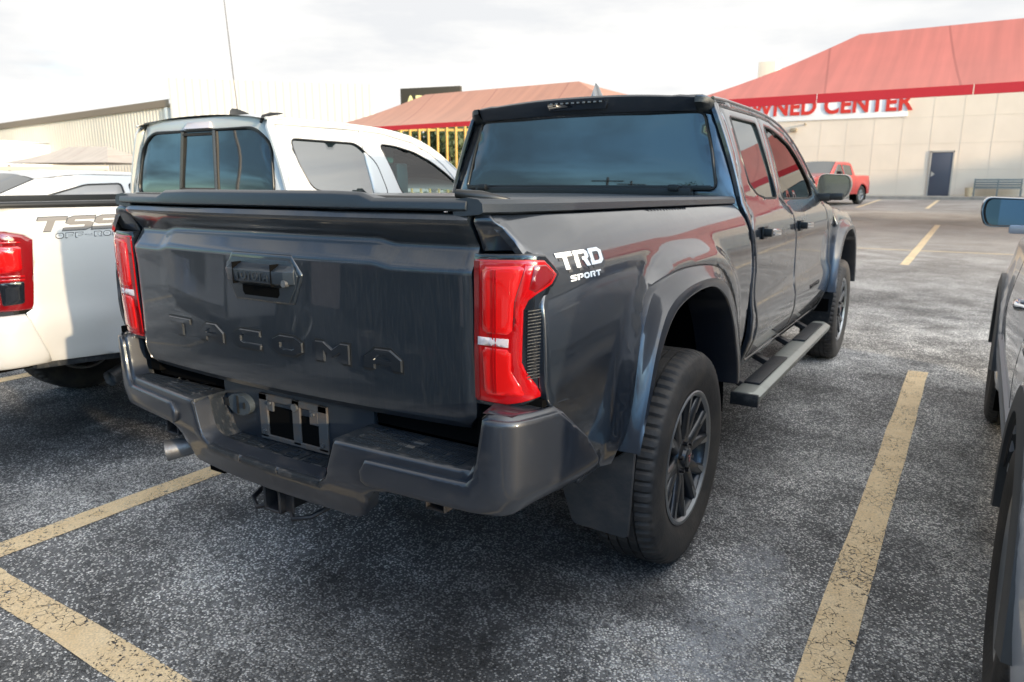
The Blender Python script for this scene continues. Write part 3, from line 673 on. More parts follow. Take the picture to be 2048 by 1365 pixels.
# ---- tail lamps (wrap from rear face to side)
LP = [(.706,-.008),(.76,-.010),(.805,-.004),(.838,.008),(.862,.026),(.878,.050),(.888,.085),(.89,.12)]
def along(P, s):
    for a, b in zip(P, P[1:]):
        d = math.dist(a, b)
        if s <= d: return Vector((a[0] + (b[0] - a[0]) * s / d, a[1] + (b[1] - a[1]) * s / d))
        s -= d
    d = (Vector(P[-1]) - Vector(P[-2])).normalized(); return Vector(P[-1]) + d * s
LPs = crom(LP, 6); LPR = crom([(.706,-.014),(.76,-.020),(.81,-.018),(.842,-.010),(.862,.008),(.876,.036),(.888,.085),(.89,.12)], 6)
def lampf(off):
    def f(s, z):
        Q = LPR if sx > 0 else LPs; p = along(Q, max(0, s)); q = along(Q, max(0, s) + .004); n = Vector((q.y - p.y, -(q.x - p.x))).normalized()
        if s < 0: p = p + Vector((s, 0))
        p = p + n * off; k = -.012 * ss(1.0, .84, z) + .0
        return Vector((p.x - .004 * ss(1.1, .84, z), p.y - k * .5, z))
    return f
for sx in (1, -1):
    lamp = panel('tail_light', [(.0,1.206),(.15,1.211),(.195,1.207),(.248,1.160),(.193,1.098),(.188,.945),(.195,.895),(.203,.868),(.10,.835),(.0,.832)], lampf(0), lensb, H, sx=sx, rr=.004, h=.02, skirt=.03)
    outer = [(.006,1.193),(.15,1.198),(.19,1.195),(.232,1.160),(.214,1.137),(.172,1.118),(.150,1.104),(.138,1.08),(.136,.955),(.146,.932),(.172,.897),(.188,.868),(.10,.846),(.006,.843)]
    panel('red_lens', outer, lampf(.004), redl, lamp, sx=sx, rr=.004, h=.018, skirt=.004)
    panel('dark_lens_edge', [(.006,1.190),(.022,1.190),(.020,1.0),(.022,.85),(.006,.85)], lampf(.0055), redd, lamp, sx=sx, rr=0, skirt=0, h=.03)
    panel('light_guide', [(.030,1.178),(.142,1.185),(.118,1.10),(.112,1.02),(.030,1.018)], lampf(.0062), redb, lamp, sx=sx, rr=.004, skirt=.002, h=.02)
    panel('light_guide', [(.030,.985),(.112,.985),(.112,.93),(.135,.895),(.150,.872),(.035,.862)], lampf(.0062), redb, lamp, sx=sx, rr=.004, skirt=.002, h=.02)
    for s_ in (.062, .070): panel('light_line', [(s_, 1.172), (s_ + .0025, 1.172), (s_ + .0025, .872), (s_, .872)], lampf(.0078), redl, lamp, sx=sx, rr=0, skirt=.001, h=.04)
    panel('lens_shoulder', [(.118,1.10),(.142,1.185),(.160,1.186),(.148,1.13),(.134,1.098),(.126,1.03),(.116,1.03)], lampf(.0070), redl, lamp, sx=sx, rr=.003, skirt=.002, h=.02)
    panel('side_reflector', [(.162,1.186),(.192,1.185),(.222,1.160),(.206,1.142),(.165,1.122),(.150,1.130)], lampf(.0065), redd, lamp, sx=sx, rr=.003, skirt=.002, h=.015)
    panel('clear_strip', [(.018,1.008),(.104,1.010),(.104,.990),(.018,.988)], lampf(.008), lensc, lamp, sx=sx, rr=.002, skirt=.004, h=.02)
    mb = MB()
    for k in range(22):
        z = .915 + k * .0078
        a, b = (lampf(.004)(.148, z), lampf(.004)(.180, z + .003))
        mb.tube([a, b], .0016, 5)
    if sx < 0: mb.mir()
    mb.build('vent_ribs', plast, lamp)
# ---- tailgate
gate = None
def bow(x): return -.042 * (1 - (x / .70)**2)
zs = [.757,.765,.775,.79,.81,.85,.90,.95,1.0,1.05,1.10,1.13,1.150,1.157,1.163,1.175,1.19,1.205,1.212,1.217,1.222,1.228,1.24,1.255,1.27,1.278,1.284,1.290,1.297,1.301]
mb = MB(); secs = []
def hump(x, z):   # pressed shape round the handle
    return 0
for i in range(81):
    u = -1 + i / 40; sec = []
    for z in zs:
        xe = .6975 + .006 * ss(1.0, .80, z) - .028 * ss(.80, .757, z); x = u * xe
        up = .014 * (ss(.50, .43, abs(x + .03)))
        zz = z + up * ss(1.10, 1.16, z) * ss(1.26, 1.22, z) * .8
        q = abs(u); roll = .006 * max(0, (q - .985) / .015)**2
        sec.append((x, yg(z) + bow(x) + roll, zz))
    sec = [(sec[0][0], sec[0][1] + .05, sec[0][2] - .002)] + sec
    secs.append(sec)
secs = [[(p[0], p[1] + .04, p[2]) for p in secs[0]]] + secs + [[(p[0], p[1] + .04, p[2]) for p in secs[-1]]]
gate = mb.loft(secs).build('tailgate', paintg, H, smooth=28)
def gf(x, z, l=0): return Vector((x, yg(z) + bow(x) - l, z))
tac = MB()
letters('TACOMA', gf, -.497, .889, .118, .052, .1735, 0, .0060, tac, spread=.0035)
tac.build('raised_lettering', letm, gate, fix=False)
sh = MB(); letters('TACOMA', lambda x, z, l: gf(.0 + x * 1.0, z, l), -.5035, .8815, .131, .067, .1735, 0, .0010, sh); sh.build('lettering_shadow', trimr, gate, fix=False)  # black outline stands in for the shadow round the raised letters
# handle
hc = Vector((0, 0, 0)); gy = lambda x, z: yg(1.0) + bow(x)
def hp(x, z, l): return Vector((x, -.056 - l, z))
out_ = [(-.150,1.118),(-.132,1.152),(-.118,1.160),(.118,1.160),(.132,1.152),(.150,1.118),(.140,1.085),(.112,1.040),(-.112,1.040),(-.140,1.085)]
inn_ = [(-.138,1.116),(-.122,1.148),(.122,1.148),(.138,1.116),(.128,1.088),(.104,1.050),(-.104,1.050),(-.128,1.088)]
MB().prism([(x * 1.10, z) for x, z in [(-.150,1.122),(-.115,1.176),(.115,1.176),(.150,1.122),(.112,1.034),(-.112,1.034)]], lambda x, z: hp(x, z, -.02), lambda x, z: hp(x, z, .004)).build('handle_surround', paintg, gate, bev=.010, seg=3)
hb = MB(); hb.prism(out_, lambda x, z: hp(x, z, -.01), lambda x, z: hp(x, z, .009)); hz_ = hb.build('handle_bezel', plastc, gate, bev=.004)
MB().prism([(-.078,1.10),(.078,1.10),(.078,1.062),(.070,1.052),(-.070,1.052),(-.078,1.062)], lambda x, z: hp(x, z, .0), lambda x, z: hp(x, z, .0095)).build('grip_recess', void, hz_)
mb = MB()
secs = []
for x, e in ((-.142, 0), (-.118, .018), (-.082, .026), (.082, .026), (.118, .018), (.142, 0)):
    secs.append([hp(x, 1.092 - (.012 if abs(x) < .1 else 0), .008), hp(x, 1.096, .010 + e), hp(x, 1.130, .012 + e), hp(x, 1.146, .008)])
mb.loft(secs, closed=True, cap=True); hh = mb.build('pull_handle', plastc, gate, bev=.0025)
mb = MB(); [mb.box(hp(x, 1.118, .022), (.0022, .034, .062)) for x in (-.080, .080)]; mb.build('handle_seam', void, hh)
text('brand_lettering', 'TOYOTA', .034, plast, hh, Matrix.Translation(hp(0, 1.113, .0375)) @ Matrix.Rotation(R(90 - 3), 4, 'X'), ext=.0022, bold=.0008, sx=.92, space=1.12)
MB().tube([hp(.118, 1.098, .015), hp(.118, 1.098, .030)], .010, 16).build('lock_cylinder', steel, hh, smooth=40)
# gate cap
mb = MB()
for sec in [[(-.715, 0), (-.47, 0), (-.43, .014), (-.30, .017), (.30, .017), (.39, .014), (.43, 0), (.700, 0)]]:
    secs = []
    for x, up in sec: b = bow(x); secs.append([(x, b - .026, 1.3035), (x, b - .038, 1.309), (x, b - .034, 1.326 + up), (x, b - .022, 1.334 + up), (x, b + .04, 1.330 + up * .4), (x, b + .04, 1.3035)])
    mb.loft(secs, closed=True, cap=True)
mb.build('tailgate_cap', plastc, H, bev=.003)
MB().tube([(-.69, .02, 1.325), (.685, .02, 1.325)], .014, 10).build('cover_end_roll', trimr, H, smooth=60)
# bed rail caps
for sx in (1, -1):
    mb = MB(); secs = []
    for i in range(24):
        y = -.03 + 1.93 * i / 23; dz = -.0125 * y; xo = lerp(y, [(-.03, .742), (.03, .768), (.25, .797), (2, .800)])
        secs.append([(xo - .006, y, 1.298 + dz), (xo + .003, y, 1.303 + dz), (xo + .001, y, 1.322 + dz), (xo - .010, y, 1.332 + dz), (.70, y, 1.336 + dz), (.66, y, 1.330 + dz), (.66, y, 1.29 + dz)])
    mb.loft(secs, closed=True, cap=True)
    if sx < 0: mb.mir()
    mb.build('bed_rail_cap', plastc, H, smooth=35)
# bed cover with low ribs
mb = MB(); secs = []
for i in range(141):
    y = .03 + 1.86 * i / 140; rib = .0045 * (1 if (i % 10) not in (0,) else -.6)
    secs.append([(x, y, 1.322 - .0125 * y + .014 * (1 - (x / .68)**2) + rib) for x in [-.67 + 1.34 * j / 12 for j in range(13)]])
mb.loft(secs).build('bed_cover', vinyl, H, smooth=20)
mb = MB(); mb.box((0, 1.91, 1.32), (1.2, .05, .05)); mb.box((-.55, 1.88, 1.345), (.05, .03, .03)); mb.box((.52, 1.88, 1.345), (.05, .03, .03)); mb.build('cover_canister', trimr, H, bev=.006)
mb = MB(); mb.tube([(.64, .01, 1.345), (.70, .03, 1.338), (.75, .08, 1.330)], [.010, .014, .004], 8); mb.build('cover_strap_end', trimr, H, smooth=60)
# ---- rear bumper
BP = crom([(0,-.132),(.16,-.124),(.31,-.106),(.46,-.084),(.60,-.062),(.72,-.042),(.79,-.028),(.835,-.010),(.872,.025),(.900,.075),(.918,.13),(.930,.19),(.938,.27),(.94,.32)], 5)
BPR = crom([(0,-.134),(.20,-.135),(.42,-.132),(.62,-.125),(.76,-.117),(.83,-.110),(.853,-.102),(.868,-.086),(.878,-.064),(.894,-.02),(.912,.05),(.926,.13),(.937,.25),(.94,.30)], 5)
def by(x): return lerp(abs(x), BPR if x > 0 else BP)
def bf(off=0, tuck=1):
    def f(s, z):
        B_ = BPR if s > 0 else BP; a = abs(s); p = along(B_, a); q = along(B_, a + .006); n = Vector((q.y - p.y, -(q.x - p.x))).normalized()
        o = off - (.62 - z) * .22 * ss(.64, .50, z) * ss(1.2, .6, a) - .055 * ss(.66, .58, z) * ss(.75, 1.0, a) - .018 * ss(.835, .853, z)
        p = p + n * o; return Vector((p.x if s >= 0 else -p.x, p.y, z))
    return f
half = [(.255,.566),(.285,.585),(.322,.690),(.330,.700),(.758,.700),(.775,.735),(.792,.835),(.800,.853),(.93,.850),(1.01,.848),(1.13,.745),(1.19,.668),(1.195,.645),(1.17,.615),(1.13,.600),(.90,.592),(.52,.592),(.455,.578),(.425,.545),(.400,.490),(.375,.474)]
bpoly = half + [(-a, b) for a, b in reversed(half)]
bump = panel('rear_bumper', bpoly, bf(0), bumperm, H, rr=.008, h=.03, skirt=.05)
for sg in (1, -1):
    rp = [(.425,.640),(.445,.672),(.755,.674),(.772,.69),(.79,.76),(.803,.838),(.815,.845),(.92,.842),(1.00,.840),(1.12,.745),(1.18,.668),(1.185,.648),(1.16,.622),(1.12,.609),(.90,.600),(.52,.600),(.445,.600),(.428,.612)]
    fr = bf(.014)
    panel('bumper_corner', [(sg * a, b) for a, b in rp], fr, bumperm, bump, rr=.007, h=.022, skirt=.016, flipn=1)
# step pads
def tread(x0, x1, yb_, z, rows=4):
    xs_ = [x0 + (x1 - x0) * i / 8 for i in range(9)]; po = [(x, by(x) + .006) for x in xs_] + [(x1, yb_), (x0, yb_)]
    o = MB().prism(po, lambda x, y: (x, y, z - .024), lambda x, y: (x, y, z)).build('step_pad', plast, bump, bev=.008, seg=2)
    mb = MB(); worn = MB()
    for r_ in range(rows):
        t = (r_ + .6) / (rows + .2); yl = lambda x: (by(x) + .012) * (1 - t) + (yb_ - .012) * t; w_ = (yb_ - by(x0)) / rows * .8
        pts = [x0 + (x1 - x0) * (.09 + .82 * i / 6) for i in range(7)]
        for p, q in zip(pts, pts[1:]): mb.quad((p, yl(p) - w_ * .46, z + .0022), (q, yl(q) - w_ * .46, z + .0022), (q, yl(q) - w_ * .40, z + .0022), (p, yl(p) - w_ * .40, z + .0022))
        nx = int(abs(x1 - x0) * .8 / .009)
        for i in range(nx):
            xx = x0 + (x1 - x0) * (.1 + .8 * (i + .5) / nx)
            if rnd.random() < .03 or abs(i - nx // 2) < 2: continue
            mb.box((xx, yl(xx) + w_ * .05, z + .0012), (.004, w_ * .62, .0032))
        xc = (x0 + x1) / 2
        if r_ in (1, 2): worn.box((xc + rnd.uniform(-.02, .02), yl(xc), z + .0012), (.05, w_ * .35, .002))
    mb.build('tread_pattern', plastc, o); worn.build('worn_mark', steel, o)
tread(.318, .765, .03, .702); tread(-.765, -.318, .03, .702)
tread(-.262, -.088, .025, .568, rows=5); tread(-.084, .084, .025, .568, rows=5); tread(.088, .262, .025, .568, rows=5)
mb = MB()
for sx in (1, -1):   # walls of the centre notch and inner horns
    mb.loft([[(sx * .326, y, .697), (sx * .318, y, .685), (sx * .285, y, .585), (sx * .262, y, .566), (sx * .25, y, .555)] for y in (by(sx * .29) + .004, .03)])
    mb.loft([[(sx * .760, y, .69), (sx * .775, y, .735), (sx * .793, y, .838), (sx * .80, y, .846)] for y in (by(sx * .78) + .004, .05)])
    mb.add([(sx * .79, by(sx * .79) + .01, .848), (sx * .86, by(sx * .86) + .01, .846), (sx * .90, .12, .842), (sx * .74, .08, .842)], [(0, 1, 2, 3)])
mb.build('bumper_inner_wall', plast, bump, smooth=50)
mb = MB(); mb.box((0, .034, .648), (.66, .02, .19)); mb.build('licence_panel', plastc, bump, bev=.006)
# plate frame with two openings
fr_ = MB()
for bx in [(-.150,-.112,.578,.722),(-.150,.150,.700,.722),(-.150,.150,.572,.588),(.112,.150,.578,.722),(.000,.034,.578,.722),(-.112,-.085,.668,.705),(.075,.112,.655,.700)]:
    fr_.box(((bx[0] + bx[1]) / 2, .020, (bx[2] + bx[3]) / 2), (bx[1] - bx[0], .009, bx[3] - bx[2]))
pf = fr_.build('plate_frame', steeld, bump, bev=.002, seg=1)
mb = MB(); mb.box((-.056, .0232, .635), (.112, .004, .10)); mb.box((.073, .0232, .63), (.078, .004, .09)); mb.build('opening_shade', void, pf)  # black plates, their colour standing in for shade inside the frame
mb = MB(); [mb.tube([(x, .018, z), (x, .010, z)], .006, 6) for x, z in ((-.098, .695), (.094, .69), (-.13, .60), (.13, .60))]; mb.tube([(.017, .02, .700), (.017, .008, .700)], .012, 14); mb.build('frame_screw', steel, pf)
mb = MB(); mb.tube([(-.235, .03, .672), (-.235, .004, .670)], .036, 20); mb.v = [Vector((-.235 + (v.x + .235) * 1.55, v.y, v.z)) for v in mb.v]; so = mb.build('trailer_socket', plastl, bump, smooth=40)
mb = MB(); mb.box((-.235, .0, .672), (.004, .006, .06)); mb.box((-.205, .0, .672), (.006, .006, .02)); mb.box((-.292, .008, .672), (.02, .012, .025)); mb.build('socket_hinge', trimr, so)
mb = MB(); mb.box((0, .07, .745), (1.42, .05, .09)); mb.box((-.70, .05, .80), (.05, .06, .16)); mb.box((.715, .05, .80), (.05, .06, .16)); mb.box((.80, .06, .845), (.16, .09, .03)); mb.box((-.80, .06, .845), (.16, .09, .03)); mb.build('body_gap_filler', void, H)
# ---- chassis bits
mb = MB()
for x in (-.033, .033): mb.box((x, -.03, .435), (.010, .11, .085))
mb.box((0, -.03, .476), (.076, .11, .010)); mb.box((0, -.03, .396), (.076, .11, .010)); mb.box((.0, -.05, .492), (.10, .06, .03)); mb.box((.05, -.06, .43), (.045, .008, .07))
h_ = mb.build('hitch_receiver', chas, H, bev=.003, seg=1)
mb = MB(); mb.tube([(.03, -.04, .40), (.08, -.075, .385), (.13, -.05, .395), (.15, .02, .41)], .008, 8); mb.tube([(-.03, -.04, .40), (-.08, -.075, .385), (-.13, -.05, .395), (-.15, .02, .41)], .008, 8); mb.build('chain_loop', chas, h_, smooth=60)
mb = MB(); mb.tube([(-.5, .14, .475), (.5, .14, .475)], .028, 10); mb.build('hitch_crossbar', rust, H, smooth=60)
for x in (.575, -.575):
    mb = MB(); mb.box((x - .030, .02, .545), (.007, .08, .06)); mb.box((x + .030, .02, .545), (.007, .08, .06)); mb.box((x, .02, .517), (.066, .08, .007)); mb.box((x, .05, .572), (.09, .12, .016)); mb.build('tow_bracket', chas, H, bev=.002, seg=1)
mb = MB(); mb.tube([(-.36, .55, .50), (-.46, .22, .47), (-.53, .06, .465), (-.60, -.035, .452)], [.026, .028, .030, .038], 18, cap=False); mb.tube([(-.60, -.035, .452), (-.585, -.01, .455)], [.038, .033], 18, cap=False); mb.build('exhaust_pipe', steel, H, smooth=50)
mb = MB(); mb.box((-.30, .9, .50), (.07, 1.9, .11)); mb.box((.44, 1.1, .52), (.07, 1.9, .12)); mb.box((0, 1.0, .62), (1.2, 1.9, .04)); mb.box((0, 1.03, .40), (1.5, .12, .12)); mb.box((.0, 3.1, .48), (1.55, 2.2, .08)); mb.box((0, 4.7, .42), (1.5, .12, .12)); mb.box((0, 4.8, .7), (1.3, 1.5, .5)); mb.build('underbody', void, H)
tm = MB().add(*(lambda q: ([v for v in q.v], q.f))(tyre_mesh(.37, .24, .21))); tm.v = [Vector((v.y, v.z + .52, v.x + .60)) for v in tm.v]; tm.build('spare_tyre', rubber, H, smooth=30)
mb = MB(); mb.tube([(x * 1.0, .52 + y, .60) for x, y in [(-.2, -.05), (.2, .05)]], .2, 16); mb.build('spare_rim', void, H)
# mud flaps
for sx in (1, -1):
    mb = MB(); po = [(.66,.455),(.80,.50),(.925,.60),(.93,.585),(.900,.282),(.888,.270),(.715,.276),(.700,.290)]
    mb.prism(po, lambda x, z: (x, .50 + (.55 - z) * .14, z), lambda x, z: (x, .512 + (.55 - z) * .14, z))
    if sx < 0: mb.mir()
    mb.build('mud_flap', flapm, H, bev=.003, seg=1)
    mb = MB(); po = [(.70,.50),(.93,.60),(.935,.56),(.905,.24),(.75,.24)]
    mb.prism(po, lambda x, z: (x, 4.22 + (.55 - z) * .10, z), lambda x, z: (x, 4.23 + (.55 - z) * .10, z))
    if sx < 0: mb.mir()
    mb.build('mud_flap', plast, H, bev=.003, seg=1)
    flare(H, bumperm, 3.688, sx, dx=-.012)
    liner(H, 1.03 + 3.688, sx=sx)
    mb = MB(); [mb.tube([(.80 * sx, 1.505, z), (.79 * sx, 1.485, z)], .010, 8) for z in (.62, .80)]; mb.build('liner_screw', steel, H)
for x, y, sd_ in ((.822, 1.0165, 1), (-.822, 1.0165, -1), (.818, 4.705, 1), (-.818, 4.705, -1)): wheel(H, (x, y, .3925), sd_)
# ---- cab
RW = [(2.135,1.675),(2.625,1.675),(2.635,1.50),(2.66,1.288),(2.42,1.290),(2.25,1.312),(2.14,1.365),(2.115,1.50)]
FW = [(2.80,1.672),(2.95,1.664),(3.12,1.638),(3.33,1.590),(3.45,1.530),(3.56,1.455),(3.68,1.36),(3.70,1.285),(3.55,1.272),(2.80,1.280),(2.79,1.5)]
build_cab(H, 0, paint, RW, FW, tintR=glassw, tintF=smoke)
hood_and_nose(H, 0, paint)
# rear wall, pillars and glass
def wall(x, z):
    k = lerp(z, [(1.25, .828), (1.745, .655)]); q = abs(x) / k
    return Vector((x, 1.935 + .030 * ss(1.26, 1.75, z) + .035 * max(0, (q - .80) / .2)**2.2 + .010 * q * q, z))
gl = [(-.700,1.338),(.700,1.338),(.662,1.52),(.615,1.688),(-.615,1.688),(-.662,1.52)]
wp = [(-.822,1.20),(.822,1.20),(.826,1.26),(.775,1.45),(.658,1.742),(.60,1.765),(-.60,1.765),(-.658,1.742),(-.775,1.45),(-.826,1.26)]
rw = panel('cab_rear_wall', wp, wall, paint, H, holes=[rc(gl, .03)], rr=.006, h=.03, flipn=1)
panel('rear_window', rc([(x * 1.0, z) for x, z in gl], .03), lambda x, z: wall(x, z) + Vector((0, .004, 0)), glassd, rw, rr=0, skirt=0, h=.05)
mb = MB(); pts = [wall(x, z) + Vector((0, .001, 0)) for x, z in rc(gl, .03)]; mb.tube(pts + pts[:2], .008, 6, cap=False); mb.build('window_seal', trimr, rw, smooth=60)
MB().box((0, 1.925, 1.345), (1.36, .012, .022)).build('lower_window_trim', trimr, rw, bev=.003)
# spoiler
mb = MB(); secs = []
for i in range(33):
    s = -1 + i / 16; x = .588 * s; c = .032 * (1 - abs(s)**2.4); e = ss(.80, .88, abs(s)); y_ = .012 * s * s
    secs.append([(x, 1.975 + y_, 1.686 + c * .35), (x, 1.940 + y_, 1.690 + c * .35), (x, 1.905 + y_, 1.734 + c * .8), (x, 1.902 + y_, 1.742 + c * .9 + .004 * e), (x, 1.915 + y_, 1.748 + c + .006 * e), (x, 2.02 + y_, 1.746 + c + .006 * e), (x, 2.08 + y_, 1.742 + c)])
mb.loft(secs).build('roof_spoiler', darkp if False else bumperm, H, smooth=30)
for sx in (1, -1):
    mb = MB(); secs = []
    for x, k in ((.590, 0), (.618, .004), (.650, .03), (.668, .075)):
        secs.append([(x, 1.975 + k * .3, 1.680 - k * .2), (x, 1.905 + k, 1.725 - k * .3), (x, 1.905 + k, 1.750 - k * .3), (x, 2.04 + k, 1.751 - k * .25), (x - .01, 2.10 + k, 1.742 - k * .25)])
    mb.loft(secs, cap=False)
    if sx < 0: mb.mir()
    mb.build('spoiler_end', plast, H, smooth=50)
mb = MB(); mb.prism([(-.165,1.742),(-.150,1.718),(.150,1.718),(.165,1.742),(.155,1.757),(-.155,1.757)], lambda x, z: (x, 1.935, z + .0), lambda x, z: (x, 1.886 + (z < 1.75) * .014, z)); bl = mb.build('high_brake_light', lensb, H, bev=.003)
mb = MB(); [mb.box((-.135 + .03 * i, 1.8845, 1.750), (.014, .004, .007)) for i in range(10)]; mb.build('light_diodes', steel, bl)
# antenna fin
mb = MB(); secs = []
for y, hw_, hh_ in ((2.07, .010, .012), (2.09, .024, .062), (2.11, .024, .088), (2.15, .026, .074), (2.20, .024, .034), (2.26, .018, .012), (2.30, .006, .002)):
    secs.append([(hw_, y, 1.774), (hw_ * .75, y, 1.779 + hh_ * .25), (hw_ * .22, y, 1.779 + hh_ * .8), (0, y, 1.779 + hh_), (-hw_ * .22, y, 1.779 + hh_ * .8), (-hw_ * .75, y, 1.779 + hh_ * .25), (-hw_, y, 1.774)])
mb.loft(secs, cap=True).build('antenna_fin', paint, H, smooth=50)
# cabin interior silhouettes
mb = MB(); mb.box((0, 3.0, .85), (1.5, 2.0, .55)); mb.box((0, 3.95, 1.1), (1.5, .3, .25))
for x in (-.37, .37): mb.box((x, 2.45, 1.25), (.5, .14, .4)); mb.box((x, 2.44, 1.52), (.24, .09, .15)); mb.box((x, 3.25, 1.3), (.48, .13, .42)); mb.box((x, 3.24, 1.58), (.24, .09, .16))
mb.build('seats', void, H, bev=.02)
def mirror_unit(t, y0, pm, sides=(1, -1), arm=.15, glassm=mirror, x0=.82, size=(.225, .165), zc=1.345, yc=3.90, capm=None):
    for sx in sides:
        mb = MB(); mb.box((x0 + .03, yc + .01 + y0, zc - .075), (.10, .10, .05)); mb.box((x0 + .10, yc + .0 + y0, zc - .07), (.12, .07, .045))
        if sx < 0: mb.mir()
        a = mb.build('mirror_arm', trimr, t, bev=.012)
        mb = MB(); secs = []; w_, h_ = size; cx = x0 + arm + w_ / 2
        ol = rc([(-w_/2, -h_/2 + .012), (-w_/2 + .02, h_/2), (w_/2 - .015, h_/2 - .01), (w_/2, -.01), (w_/2 - .03, -h_/2)], .045, 5)
        for dy, k in ((0, .985), (-.006, 1.0), (.03, 1.03), (.07, .95), (.10, .72), (.112, .45)):
            pass
        for dy, k in ((0.0, .97), (.012, 1.0), (.045, 1.02), (.085, .92), (.112, .68), (.122, .35)):
            secs.append([(cx + x * k, yc + dy + y0 + .06 * x, zc + z * k) for x, z in ol])
        mb.loft(secs, closed=True, cap=True)
        if sx < 0: mb.mir()
        hs = mb.build('mirror_housing', capm or pm, t, smooth=40)
        mb = MB(); secs = []
        for dy, k in ((.003, .97), (-.004, .955), (.002, .90)): secs.append([(cx + x * k, yc + dy + y0 + .06 * x, zc + z * k) for x, z in ol])
        mb.loft(secs, closed=True)
        if sx < 0: mb.mir()
        mb.build('mirror_rim', trimr, hs, smooth=40)
        mb = MB(); k = .90; mb.v = [Vector((cx + x * k, yc + .0015 + y0 + .06 * x, zc + z * k)) for x, z in ol]; mb.f = [tuple(range(len(ol)))]
        if sx < 0: mb.mir()
        mb.build('mirror_glass', glassm, hs, fix=False)
mirror_unit(H, 0, chrome, arm=-.022, capm=mat('mirror cap grey', (.16, .16, .16), .15, .8, 1.0))
# side step
for sx in (1, -1):
    mb = MB(); secs = []
    for y, k in ((1.83, 0), (1.86, 1), (3.82, 1), (3.86, .6)):
        x1 = .985 if k == 1 else .965
        secs.append([(.862, y, .395), (.862, y, .425), (.885, y, .432), (x1 - .03, y, .432), (x1, y, .415), (x1 - .005, y, .385), (x1 - .03, y, .375), (.88, y, .375)])
    mb.loft(secs, closed=True, cap=True)
    if sx < 0: mb.mir()
    st = mb.build('side_step', alu, H, bev=.004)
    mb = MB(); mb.box((.922, 1.822, .402), (.125, .02, .058)); [mb.box((.912, yy, .437), (.075, ln, .012)) for yy, ln in ((2.30, .62), (3.42, .62))]
    if sx < 0: mb.mir()
    mb.build('step_tread', plast, st, bev=.005)
    mb = MB(); [mb.box((.80, yy, .44), (.20, .06, .03), Matrix.Rotation(R(25), 3, 'Y')) for yy in (2.05, 2.55, 3.1, 3.65)]
    if sx < 0: mb.mir()
    mb.build('step_bracket', chas, st, bev=.004)
# decals and badge
def bdec(y, z, l): p = bedf(y, z); return Vector((p.x + .0012 + l * .6, p.y, p.z))
de = MB(); letters('TRD', bdec, .118, 1.161, .074, .042, .081, -.18, .0012, de); dg = MB(); letters('TRD', bdec, .128, 1.153, .074, .042, .081, -.18, .0002, dg)
letters('SPORT', bdec, .158, 1.131, .029, .0145, .0345, .0, .0012, de)
dd = de.build('side_decal', decalw, H, fix=False); dg.build('decal_shadow', decalk, dd, fix=False)
bd = letters('TACOMA', lambda y, z, l: Vector((cabx(y, z) + l + .001, y, z)), 3.40, .712, .040, .026, .058, 0, .003); bd.build('door_badge', darkp, H, fix=False)



